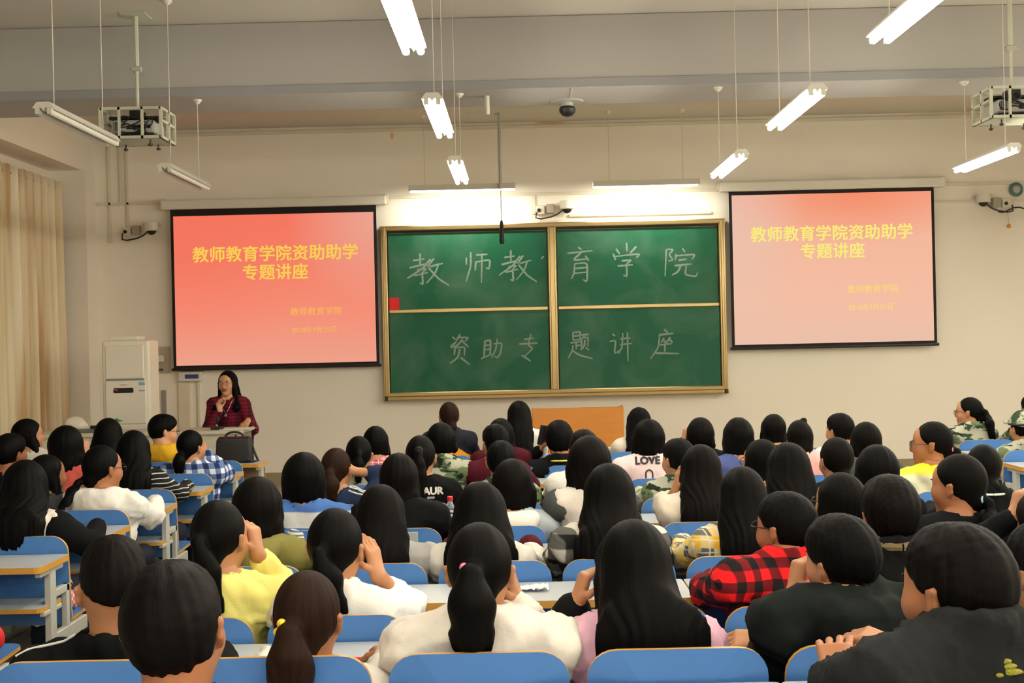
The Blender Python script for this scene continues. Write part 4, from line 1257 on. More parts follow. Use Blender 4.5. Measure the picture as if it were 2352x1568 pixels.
def person(label, head_px, Y, hips, hair, top, arms=None, yaw=0, pitch=0, roll=0, skin=M_SKIN, hs=1.0, male=False,
           seat_z=0.45, rot=0.0, legs=('dnav', 'shoe'), glasses=False, group=None, stand=False, twist=0.0, hipY=None, torso_w=None, deskY=None, deskZ=0.76, backtop=0.84, hunch=0.03):
    """head_px = pixel of the crown at depth Y; hips = world x of the seat"""
    if torso_w is None: torso_w = 1.0 if male else 0.94
    near_q = max(0.0, min(1.0, (Y - 2.0) / 7.0))
    hv, bv, nv_, cv = 0.0050 + 0.0040 * near_q, 0.014 + 0.006 * near_q, 0.0040 + 0.0030 * near_q, 0.0100 + 0.0070 * near_q
    crown = np.array(P(head_px[0], head_px[1], Y))
    org = V3(hips, hipY if hipY is not None else Y, seat_z - 0.45)
    if stand: org = V3(hips, hipY if hipY is not None else Y, 0)
    ca, sa = math.cos(-rot), math.sin(-rot)
    def loc(p):
        p = np.array(p, float) - org
        return V3(ca * p[0] - sa * p[1], sa * p[0] + ca * p[1], p[2])
    R = head_R(yaw, pitch, roll)
    hw = hs
    Cc = loc(crown) - V3(0, 0, 0.131 * hs)
    N = Cc + V3(0, -0.015, 0) + (R @ V3(0, -0.012, -0.13)) * hs * 0.6 + V3(0, 0, -0.075 * hs)
    N[0] = Cc[0] * 0.9 + N[0] * 0.1
    N[2] += hunch; N[1] -= hunch * 0.5
    H = V3(0, 0, 0.55) if not stand else V3(0, 0, 0.90)
    sw = (0.178 if male else 0.158) * torso_w
    T = N * 0.66 + H * 0.34 + V3(0, -0.015, 0); T[2] = N[2] - 0.17
    tdir = math.radians(twist)
    sx = V3(math.cos(tdir), math.sin(tdir), 0)
    S = {s: N + sx * (s * sw) + V3(0, 0.0, -0.062) for s in (-1, 1)}
    arms = arms or {}
    ar = {}
    for s in (-1, 1):
        a = arms.get('L' if s < 0 else 'R', None)
        hinfo = dict(d=V3(-s * 0.25, 1, -0.05), n=V3(0, 0, -1), curl=0.35)
        if a is None:
            dy_ = (deskY - org[1]) if deskY is not None else 0.36
            Wt = V3(s * 0.17, dy_ + 0.10, deskZ - org[2] + 0.034)
            pole = V3(s * 0.55, -0.35, -0.8)
        elif a[0] == 'lap':
            Wt = V3(s * 0.10, 0.24, 0.66 - 0.0); pole = V3(s * 0.6, -0.6, -0.4)
        else:   # ('px', x, y, dY, dict)
            Wt = loc(np.array(P(a[1], a[2], Y + a[3])))
            pole = V3(*a[4].get('pole', (s * 0.5, -0.1, -1.0)))
            hinfo.update({k: (V3(*v) if k in 'dn' else v) for k, v in a[4].items() if k in ('d', 'n', 'curl', 'flip')})
        L1, L2 = (0.29, 0.255) if male else (0.272, 0.238)
        E, Wt = two_bone(S[s], Wt, L1, L2, pole)
        ar[s] = (E, Wt, hinfo)
    # ---- body mesh: torso and arms coarse, head and hands fine
    allp = np.stack([Cc, N, H, T] + [x for s in (-1, 1) for x in (S[s], ar[s][0], ar[s][1])])
    lo, hi = allp.min(0) - 0.22, allp.max(0) + 0.22
    hi2 = hi.copy(); hi2[2] = max(hi[2] - 0.30, N[2] + 0.06)
    for s in (-1, 1): hi2[2] = max(hi2[2], ar[s][1][2] + 0.05, ar[s][0][2] + 0.05)
    def torso(f, g=0.0, k=0.04):
        yy = 1.45
        f.cap(H + V3(0, 0, -0.03), T, 0.150 * torso_w + g, 0.150 * torso_w + g, k, (1, yy, 1))
        f.ell(T + V3(0, 0.012, 0), (0.152 * torso_w + g, 0.102 + g, 0.19 + g), k=k)
        f.cap(S[-1], S[1], 0.056 + g * 0.8, 0.056 + g * 0.8, k, (1, 1.05, 1))
        for s in (-1, 1):
            f.cap(N + V3(0, 0, 0.0), S[s] + V3(0, -0.005, 0.012), 0.050 + g * 0.6, 0.044 + g * 0.8, k)
    def armf(f, g=0.0, t=1.0, k=0.025, gw=None):
        for s in (-1, 1):
            E, Wt, _ = ar[s]
            f.cap(S[s], E, (0.052 if male else 0.046) + g, 0.037 + g, k)
            Q = E + (Wt - E) * t
            f.cap(E, Q, 0.037 + g, 0.037 + (0.025 - 0.037) * t + (g if gw is None else gw), k)
    f = Field(lo, hi2, bv)
    torso(f); armf(f); f.cap(N + V3(0, 0, -0.02), N * 0.5 + Cc * 0.5, 0.058, 0.052, 0.03)
    parts = [(*f.mesh(), 0)]
    RT = R.T
    def hp(x, y, z): return Cc + R @ (V3(x, y, z) * hs)
    f = Field(Cc - 0.20, Cc + V3(0.16, 0.17, 0.16), hv)
    def hell(x, y, z, a, b, c, k=0.015, mode='u', rr=None):
        Rm = R if rr is None else R @ np.array(rr)
        f.ell(hp(x, y, z), V3(a, b, c) * hs, Rm, k * hs, mode)
    hell(0, -0.010, 0.028, 0.074, 0.094, 0.096)
    hell(0, 0.035, -0.045, 0.056, 0.058, 0.068, 0.04)
    hell(0, 0.062, -0.100, 0.026, 0.026, 0.022, 0.03)
    hell(0, 0.066, 0.03, 0.055, 0.022, 0.05, 0.03)
    for s in (-1, 1):
        hell(s * 0.040, 0.058, -0.028, 0.026, 0.026, 0.026, 0.03)
        hell(s * 0.031, 0.098, 0.004, 0.016, 0.014, 0.010, 0.012, 's')
        f.cap(hp(s * 0.074, -0.002, 0.012), hp(s * 0.083, -0.018, 0.014), 0.010 * hs, 0.008 * hs, 0.008)
        f.cap(hp(s * 0.083, -0.018, 0.014), hp(s * 0.080, -0.016, -0.012), 0.008 * hs, 0.007 * hs, 0.006)
        f.cap(hp(s * 0.080, -0.016, -0.012), hp(s * 0.074, -0.003, -0.028), 0.008 * hs, 0.0075 * hs, 0.006)
        hell(s * 0.078, -0.006, -0.005, 0.006, 0.012, 0.022, 0.006)
    f.cap(hp(0, 0.086, 0.012), hp(0, 0.104, -0.024), 0.008 * hs, 0.012 * hs, 0.012)
    for s in (-1, 1): f.cap(hp(0, 0.098, -0.028), hp(s * 0.013, 0.088, -0.030), 0.009 * hs, 0.007 * hs, 0.008)
    hell(0, 0.083, -0.057, 0.026, 0.014, 0.007, 0.006)
    hell(0, 0.081, -0.070, 0.021, 0.014, 0.008, 0.005)
    f.cap(N + V3(0, 0, -0.01), hp(0, -0.02, -0.05), 0.057, 0.056 * hs, 0.03)
    v, q = f.mesh()
    c4 = (v[q].mean(1) - Cc) @ R / hs
    lipm = (np.abs(c4[:, 0]) < 0.027) & (c4[:, 1] > 0.080) & (c4[:, 2] < -0.049) & (c4[:, 2] > -0.078)
    parts.append((v, q, np.where(lipm, 1, 0)))
    for s in (-1, 1):
        parts.append((*ball(hp(s * 0.031, 0.0785, 0.004), V3(0.0125, 0.0115, 0.0085) * hs, R), 2))
        parts.append((*ball(hp(s * 0.031, 0.0865, 0.004), V3(0.0058, 0.0045, 0.0058) * hs, R, 8, 4), 3))
        parts.append((*ball(hp(s * 0.033, 0.088, 0.027), V3(0.017, 0.004, 0.0032) * hs, R, 8, 4), 3))
    for s in (-1, 1):
        E, Wt, hi_ = ar[s]
        d = hi_['d']; n = hi_['n']
        side = -s if hi_.get('flip') else s
        # thumb towards the body when the palm faces down
        pr = hand_prims(Wt, d, n, (1 if np.dot(np.cross(unit(d), unit(n)), V3(-s, 0, 0.3)) > 0 else -1) * (-1 if hi_.get('flip') else 1), hi_['curl'], sz=(1.05 if male else 0.95))
        ps = np.stack([p[0] for p in pr] + [p[1] for p in pr] + [Wt])
        f = Field(ps.min(0) - 0.035, ps.max(0) + 0.035, nv_)
        f.cap(E * 0.25 + Wt * 0.75, Wt, 0.029, 0.0245, 0.012)
        f.cap(Wt, Wt + unit(d) * 0.02, 0.0245, 0.02, 0.015)
        for (a, b, ra, rb, k) in pr: f.cap(a, b, ra, rb, k)
        parts.append((*f.mesh(), 0))
    me = np_mesh('person', parts)
    for m_ in (skin, M_LIP, M_EYEW, M_EYED): me.materials.append(m_)
    root = obj('person', me)
    root.location = org; root.rotation_euler = (0, 0, rot)
    tag(root, label, 'person', group)
    # ---- clothing
    seed = int(head_px[0] * 7 + head_px[1])
    rd = np.random.RandomState(seed)
    g = top.get('g', 0.013)
    f = Field(lo - 0.03, hi + V3(0.03, 0.03, -0.05), cv)
    torso(f, g)
    if top.get('sleeve'):      # the sleeves are a mesh of their own: only shoulder caps here
        for s in (-1, 1): f.cap(S[s], S[s] + (ar[s][0] - S[s]) * 0.08, 0.046 + g, 0.044 + g, 0.03)
    else:
        armf(f, g + top.get('ga', 0.004), top.get('t', 0.93), gw=top.get('gw', g + 0.002))
    if top.get('collar'):
        for kx in range(9):
            a = 2 * math.pi * (kx / 9); b = 2 * math.pi * ((kx + 1) / 9)
            ct = N + V3(0, -0.004, 0.020)
            f.cap(ct + V3(0.070 * math.sin(a), -0.066 * math.cos(a), 0.012 * math.cos(a)), ct + V3(0.070 * math.sin(b), -0.066 * math.cos(b), 0.012 * math.cos(b)), 0.016, 0.016, 0.02, (1, 1, 0.62))
    jf = f
    if top.get('hood') and top.get('hood_m'):
        f = Field(N - V3(0.2, 0.25, 0.2), N + V3(0.2, 0.1, 0.15), cv)
    if top.get('hood'):
        hk = top['hood']
        for (a0, a1) in [(-75 + 25 * k, -50 + 25 * k) for k in range(6)]:
            pa, pb_ = [N + V3(0.095 * math.sin(math.radians(t)), -0.045 - 0.060 * math.cos(math.radians(t)), -0.008 - 0.012 * math.cos(math.radians(t))) for t in (a0, a1)]
            f.cap(pa, pb_, 0.034 * hk, 0.034 * hk, 0.03)
        f.ell(N + V3(0, -0.115, -0.055), (0.085 * hk, 0.035, 0.06), None, 0.04)
    if f is not jf:
        f.cap(N + V3(0, 0, 0.0), N + unit(Cc - N) * 0.16, 0.062, 0.072, 0.012, mode='s')
        vh, qh = f.mesh(); obj('hood', np_mesh('hood', [(vh, qh, 0)]), C[top['hood_m']], root)
        f = jf
    # neck hole
    up = unit(Cc - N)
    f.cap(N + up * 0.005, N + up * 0.16 + V3(0, 0, 0.05), 0.060 + 0.002, 0.075, 0.012, mode='s')
    if top.get('vneck'):
        f.cap(N + V3(0, 0.10, 0.05), N + V3(0, 0.135, -0.11), 0.050, 0.012, 0.01, mode='s')
    v, q = f.mesh()
    nrm = vnormals(v, q)
    disp = np.zeros(len(v)); 
    for _ in range(7):
        w_ = rd.normal(size=3) * 32 * np.array([1, 1, 0.7]); disp += np.sin(v @ w_ + rd.uniform(0, 6.28) + 1.5 * np.sin(v @ (w_[[1, 2, 0]] * 0.6)))
    rg = np.zeros(len(v))
    for _ in range(4):
        w_ = rd.normal(size=3) * 20 * np.array([1.2, 0.6, 0.8]); rg += (1 - np.abs(np.sin(v @ w_ + rd.uniform(0, 6.28) + 0.8 * np.sin(v @ w_[[2, 0, 1]])))) ** 4
    disp = disp + rg * 2.6 - 1.5
    folds = np.zeros(len(v))
    for s in (-1, 1):     # creases gather round elbows and armpits
        for pt in (ar[s][0], S[s] + V3(0, 0, -0.08)):
            dd = np.linalg.norm(v - pt, axis=1)
            folds += np.exp(-(dd / 0.09) ** 2) * np.sin(dd * 190 + v[:, 0] * 40)
    v = v + nrm * (disp * 0.0013 * top.get('wr', 1.0) + folds * 0.0035 * top.get('wr', 1.0))[:, None]
    me = np_mesh(top.get('name', 'jacket'), [(v, q, 0)])
    tm = top['m'] if not isinstance(top['m'], str) else C[top['m']]
    cl = obj(top.get('name', 'jacket'), me, tm, root)
    if top.get('sleeve'):
        f = Field(lo - 0.03, hi + 0.03, cv)
        armf(f, g + 0.006, top.get('t', 0.93), gw=top.get('gw', g))
        for s in (-1, 1): f.cap(S[s] + (ar[s][0] - S[s]) * 0.02 + V3(s * 0.008, 0, 0), S[s] + (ar[s][0] - S[s]) * 0.4, 0.070 + g * 0.8, 0.048 + g, 0.03)
        v2, q2 = f.mesh()
        if len(v2): obj('sleeves', np_mesh('sleeves', [(v2, q2, 0)]), C[top['sleeve']], root)
    if top.get('cuff'):
        for s in (-1, 1):
            E, Wt, _ = ar[s]; t0 = top.get('t', 0.93)
            f = Field(np.minimum(E, Wt) - 0.09, np.maximum(E, Wt) + 0.09, cv * 0.8)
            f.cap(E + (Wt - E) * (t0 - 0.13), E + (Wt - E) * (t0 + 0.02), 0.030 + g + 0.007, 0.027 + g + 0.006, 0.0)
            v2, q2 = f.mesh(); obj('cuff', np_mesh('cuff', [(v2, q2, 0)]), C[top['cuff']], root)
    bvh_c = BVHTree.FromPolygons([tuple(p) for p in v], [tuple(p) for p in q]) if hair['style'] in ('long', 'bob', 'pony') else None
    def surf(x, z, dflt):
        best = None
        for ox in (-0.05, 0.0, 0.05):
            h_ = bvh_c.ray_cast(Vector((x + ox, -1.0, z)), Vector((0, 1, 0)))
            if h_[0] is not None: best = h_[0].y if best is None else min(best, h_[0].y)
        return dflt if best is None else best
    # ---- hair
    rd = np.random.RandomState(seed + 1)
    st = hair['style']; vol = hair.get('vol', 1.0)
    lo2, hi_2 = Cc - 0.20, Cc + V3(0.2, 0.17, 0.17)
    L = hair.get('len', 0.0)
    zend = (Cc[2] + 0.131 * hs) - L
    if not stand: zend = max(zend, backtop + hair.get('clear', -0.07) - org[2])
    if st in ('long', 'bob'): lo2[2] = min(lo2[2], zend - 0.06); lo2[1] = min(lo2[1], H[1] - 0.32, N[1] - 0.30); lo2[0] -= 0.08; hi_2[0] += 0.05
    if st == 'pony': lo2[2] = min(lo2[2], Cc[2] + hair.get('root', 0.03) - L - 0.08); lo2[1] = min(lo2[1] - 0.12, H[1] - 0.32, N[1] - 0.32); lo2[0] -= 0.15; hi_2[0] += 0.15
    if st in ('bun', 'lowbun'): lo2[1] -= 0.08; hi_2[2] += 0.06; lo2[0] -= 0.03
    hg = hv if st not in ('long', 'pony') else hv * 1.15
    f = Field(lo2, hi_2, hg)
    tight = st in ('pony', 'bun', 'lowbun')
    ra = {'short': (0.085, 0.104, 0.104), 'crew': (0.079, 0.098, 0.103), 'long': (0.089, 0.105, 0.105), 'bob': (0.091, 0.107, 0.105)}.get(st, (0.081, 0.100, 0.102))
    f.ell(hp(0, -0.014, 0.027), V3(*ra) * hs * np.array([vol, vol, 1 + (vol - 1) * 0.6]), R, 0.0)
    def hplane(n, p, k=0.012): f.half(R @ V3(*n), hp(*p), k * hs)
    hl = hair.get('line', 0.022)
    nn = unit(V3(0, 1, -0.87))
    hplane(nn, (0, hl, 0))
    if st in ('short',):
        hplane((0, 0, -1), (0, 0, -0.088 + 0.01 * (1 - vol)), 0.02)
        for s in (-1, 1): f.ell(hp(s * 0.092, 0.012, -0.028), V3(0.030, 0.045, 0.045) * hs, R, 0.012 * hs, 's')
        f.ell(hp(0, 0.030, 0.060), V3(0.072, 0.060, 0.062) * hs * vol, R, 0.02)
        hplane(nn, (0, hl + 0.012, 0))
    elif st == 'crew':
        hplane(unit(V3(0, 0.45, -1)), (0, 0, hair.get('fade', 0.010)), 0.015)
        f.ell(hp(0, 0.02, 0.075), V3(0.066, 0.065, 0.050) * hs, R, 0.02)
    elif tight:
        hplane(unit(V3(0, 0.87, -1)), (0, 0, -0.012), 0.02)
        f.cap(hp(0, -0.075, -0.055), hp(0, -0.05, -0.085), 0.035 * hs, 0.022 * hs, 0.03)
    def bodyback(z):
        t = np.clip((z - H[2]) / max(N[2] - H[2], 0.05), 0, 1.2)
        c = H * (1 - t) + N * t
        return c
    if st in ('long', 'bob'):
        w = hair.get('w', 0.085); tk = hair.get('tk', 1.9); wb = hair.get('wend', w * 0.9)
        bx = hair.get('x', 0.0)
        a = hp(0, -0.030, 0.01)
        zc = N[2] - 0.02
        hoff = 0.112 + top.get('g', 0.013)
        ze = zend + wb * 0.45
        bb_ = bodyback(max(zc, ze)); p1 = V3(Cc[0] * 0.7 + bb_[0] * 0.3 + bx * 0.3, min(bb_[1] - 0.055, (hp(0, -0.055, -0.08))[1]), max(zc, zend + w * 0.6))
        shortcut = (Cc[2] + 0.131 * hs - L) > N[2] - 0.105
        if shortcut: p1[1] = hp(0, -0.036, -0.08)[1]; p1[2] = zend + w * 0.6
        f.cap(a, p1, w * 0.97, w * 0.95, 0.03, (1, 1.22, 1))
        tip = p1
        if not shortcut:
            z2 = max(ze, zc - 0.15); b2 = bodyback(z2); p2 = V3(b2[0] * 0.5 + Cc[0] * 0.5 + bx * 0.7, 0, z2); p2[1] = min(surf(p2[0], z2, b2[1] - hoff) - 0.008, p1[1] + 0.02)
            f.cap(p1, p2, w * 0.97, (w + wb) / 2 if z2 > ze else wb, 0.06, (1, tk * 1.25, 1))
            f.cap(a * 0.4 + p1 * 0.6, p1 * 0.45 + p2 * 0.55, w * 0.98, w * 1.04, 0.05, (1, 1.5, 1))
            tip = p2
            if ze < z2 - 0.01:
                b3 = bodyback(ze); p3 = V3(b3[0] * 0.5 + Cc[0] * 0.5 + bx, 0, ze); p3[1] = min(surf(p3[0], ze, b3[1] - hoff) - 0.010, p2[1] + 0.012)
                f.cap(p2, p3, (w + wb) / 2, wb, 0.03, (1, tk * 1.5, 1))
                tip = p3
        rw = wb if tip is not p1 else w
        for kx in range(11):      # tips, even with small differences
            ox = (kx / 10 - 0.5) * 2 * rw * 0.74
            f.cap(tip + V3(ox, 0, 0.03), V3(tip[0] + ox * 1.12, tip[1], zend + 0.014 - rd.uniform(0.0, 0.014)), 0.026, 0.014, 0.025, (1, 1 if shortcut else 3.0, 1))
        for s in (-1, 1):   # side locks over the ears
            zz = max(zend, N[2] - 0.02)
            f.cap(hp(s * 0.062, 0.008, 0.04), hp(s * 0.070, 0.012, -0.03), 0.026 * hs, 0.026 * hs, 0.02)
            e_ = V3(Cc[0] + s * (0.072 + 0.012 * (w / 0.085)), hp(s * 0.07, 0.0, 0)[1] - 0.01, zz)
            f.cap(hp(s * 0.070, 0.012, -0.03), e_, 0.026, 0.024, 0.02)
            if hair.get('front') and zend < N[2] - 0.05:
                f.cap(e_, V3(Cc[0] + s * 0.095, N[1] + 0.092, N[2] - 0.09), 0.030, 0.036, 0.02)
                f.cap(V3(Cc[0] + s * 0.10, N[1] + 0.085, N[2] - 0.10), V3(Cc[0] + s * 0.10, T[1] + 0.13, max(zend, N[2] - 0.24)), 0.034, 0.014, 0.02)
    ties = []
    if st == 'pony':
        rz = hair.get('root', 0.03); thick = hair.get('thick', 0.03); sx_ = hair.get('x', 0.0); rx = hair.get('rx', 0.0)
        rt = hp(rx, -0.104, rz); ties.append((rt, unit(R @ V3(rx * 2, -1, 0.15))))
        p1 = rt + (R @ V3(0, -0.026, -0.012)) * hs; p2 = p1 + V3(sx_ * 0.2, -0.010, -0.055)
        zl = rt[2] - L
        hang = hair.get('hang')
        if not stand and not hang: zl = max(zl, backtop + 0.04 - org[2])
        sx_ *= min(1.0, (rt[2] - zl) / max(L, 0.05)); L = rt[2] - zl
        b1 = bodyback(max(zl, N[2] - 0.06)); p3 = V3(rt[0] + sx_ * 0.6, min(p2[1], b1[1] - 0.105) if zl < N[2] + 0.05 else p2[1], rt[2] - L * 0.55)
        b2 = bodyback(zl); p4 = V3(rt[0] + sx_, (b2[1] - 0.15) if zl < N[2] else p3[1] + 0.0, zl)
        if zl < N[2] and not stand and not hang: p4[1] = min(surf(p4[0], zl, p4[1]) - thick * 0.5, p2[1] + 0.03)
        if p3[2] < N[2] and not stand and not hang: p3[1] = min(surf(p3[0], p3[2], p3[1]) - thick * 0.55, p2[1] + 0.02)
        if hang: p3[1] = p2[1] + 0.008; p4[1] = p2[1] + 0.012
        f.cap(hp(rx * 0.6, -0.085, rz), rt, 0.030 * hs, 0.015, 0.02)
        f.cap(rt, p1, 0.014, thick * 0.55, 0.012)
        f.cap(p1, p2, thick * 0.55, thick * 0.9, 0.02); f.cap(p2, p3, thick * 0.9, thick * 1.05, 0.02, (1, 1.15, 1))
        f.cap(p3, p4, thick * 1.05, thick * hair.get('tip', 0.55), 0.02, (1, 1.2, 1))
        dt = unit(p4 - p3); tr_ = thick * hair.get('tip', 0.55)
        for kx in range(7):
            ox = (kx / 3 - 1) * tr_ * 0.8
            f.cap(p4 + V3(ox, 0, 0), p4 + V3(ox * 1.1, 0, 0) + dt * (tr_ * 0.8 + rd.uniform(0.0, 0.03)), tr_ * 0.35, 0.005, 0.012)
    if st == 'bun':
        p = hp(hair.get('bx', 0.0), hair.get('by', -0.03), hair.get('bz', 0.125)); r_ = hair.get('br', 0.03)
        f.ell(p, (r_, r_, r_ * 0.9), None, 0.01)
        ties.append((hp(hair.get('bx', 0) * 0.9, hair.get('by', -0.03) * 0.9, hair.get('bz', .125) * 0.85), unit(p - Cc)))
        if hair.get('fall'):   # half-up: the rest hangs down
            f.cap(hp(0, -0.03, 0.0), hp(0, -0.055, -0.12), 0.085 * hs, 0.08 * hs, 0.03, (1, 1.3, 1))
    if st == 'lowbun':
        p = hp(0.012, -0.100, -0.075); f.ell(p, V3(0.034, 0.030, 0.032) * hs, R, 0.015)
    v, q = f.mesh()
    nrm = vnormals(v, q)
    lc = (v - Cc) @ R
    phi = np.arctan2(lc[:, 0], -lc[:, 1] + 0.02)
    below = np.clip((-0.02 - lc[:, 2]) / 0.10, 0, 1)
    u_ = phi * (1 - below) + (lc[:, 0] / 0.085) * below
    amp = (0.0009 if not tight else 0.0005) * (1 if Y < 6 else 1.2)
    disp = np.zeros(len(v))
    for _ in range(6):
        fr, ph, zf = rd.uniform(7, 34), rd.uniform(0, 6.28), rd.uniform(-12, 12)
        disp += np.sin(u_ * fr + ph + lc[:, 2] * zf)
    v = v + nrm * (disp * amp * (0.4 + 0.9 * below))[:, None]
    if st in ('short', 'crew'):
        tz = np.zeros(len(v))
        for _ in range(7):
            w_ = rd.normal(size=3) * 75; tz += np.abs(np.sin(lc @ w_ + rd.uniform(0, 6.28))) - 0.6
        v = v + nrm * (tz * (0.0005 if st == 'short' else 0.0004))[:, None]
    me = np_mesh('hair', [(v, q, 0)])
    at = me.attributes.new('strand', 'FLOAT_VECTOR', 'POINT')
    sv = np.stack([u_ * 60 + seed, lc[:, 2] * 8, lc[:, 1] * 6], 1).astype(np.float32)
    if len(me.vertices) == len(sv): at.data.foreach_set('vector', sv.ravel())
    obj('hair', me, hair.get('m', H_BLACK), root)
    for (tp, td) in ties:
        if hair.get('tie'):
            bm = BM()
            zax = Vector(td); xa = zax.orthogonal().normalized(); ya = zax.cross(xa)
            tube(bm, [Vector(tp) + Vector(td) * 0.004 + (xa * math.cos(a) + ya * math.sin(a)) * 0.018 for a in [k * math.pi / 8 for k in range(17)]], 0.0065, 6, cap=False)
            t_ = obj('hair_tie', bm, hair['tie'], root)
            if hair.get('beads'):
                for kx, (bxx, bzz) in enumerate(hair['beads']):
                    bv_, bq = ball(np.array(tp) + R @ V3(bxx, -0.016, bzz), V3(0.0125, 0.0125, 0.0125), None, 10, 8)
                    obj('bead', np_mesh('bead', [(bv_, bq, 0)]), hair['beadm'], t_)
    # ---- legs
    tr, sh = leg_meshes('stand' if stand else 'sit')
    o = obj('trousers', tr, C[legs[0]], root); o2 = obj('shoes', sh, C[legs[1]], root)
    if glasses:
        bm = BM()
        for s in (-1, 1):
            tube(bm, [Vector(hp(s * 0.033 + 0.024 * math.cos(a), 0.104, 0.004 + 0.019 * math.sin(a))) for a in [k * math.pi / 8 for k in range(17)]], 0.0022, 6, cap=False)
            tube(bm, [Vector(hp(s * 0.057, 0.103, 0.010)), Vector(hp(s * 0.080, 0.07, 0.012)), Vector(hp(s * 0.082, -0.005, 0.012))], 0.0022, 6)
        tube(bm, [Vector(hp(-0.010, 0.105, 0.006)), Vector(hp(0.010, 0.105, 0.006))], 0.0022, 6)
        obj('glasses', bm, M_GLASSF if glasses is True else glasses, root)
    root['_skel'] = 0
    del root['_skel']
    return root, cl, dict(Cc=Cc, N=N, T=T, H=H, S=S, ar=ar, org=org, R=R, rot=rot)
# ------------------------------------------------------------------ the audience
TIE_K = mat('hair band black', lin(18, 18, 20), 0.6); TIE_PINK = mat('hair band pink', lin(226, 120, 140), 0.5)
TIE_SILVER = mat('hair clip silver', lin(190, 190, 186), 0.3, 0.7); TIE_BLUE = mat('hair band pale blue', lin(150, 186, 196), 0.5)
BEAD_Y = mat('yellow bead', lin(232, 190, 40), 0.3)
def col_x(c): return -1.335 + SEATW * (c - 0.5)
def sit(k, c, x, y, label, hair, top, dy=0.0, block='C', **kw):
    sh = R_SHIFT if block == 'R' else 0.0
    nk = near(k) + sh
    rz = STEP_Z if k <= -1 else 0.0
    dz = 0.76 + (STEP_Z if k <= -2 else 0.0)
    Y = nk - 0.34 + dy
    hx = {'C': col_x(c), 'L': -2.11 - SEATW * (c - 0.5), 'R': 3.40 + SEATW * (c - 0.5)}[block]
    cx = P(x, y, Y).x
    hx = hx * 0.5 + cx * 0.5
    if isinstance(hair, str): hair = dict(style=hair)
    if isinstance(top, str): top = dict(m=top)
    return person(label, (x, y), Y, hx, hair, top, hipY=nk - 0.295, seat_z=0.465 + rz, deskY=nk, deskZ=dz, backtop=0.842 + rz, group=None, **kw)
def PX(x, y, dY, **d): return ('px', x, y, dY, d)
def lng(L, w=0.088, **k): return dict(style='long', len=L, w=w, **k)
def pony(L, root=0.03, **k): return dict(style='pony', len=L, root=root, **k)
FIG = {}
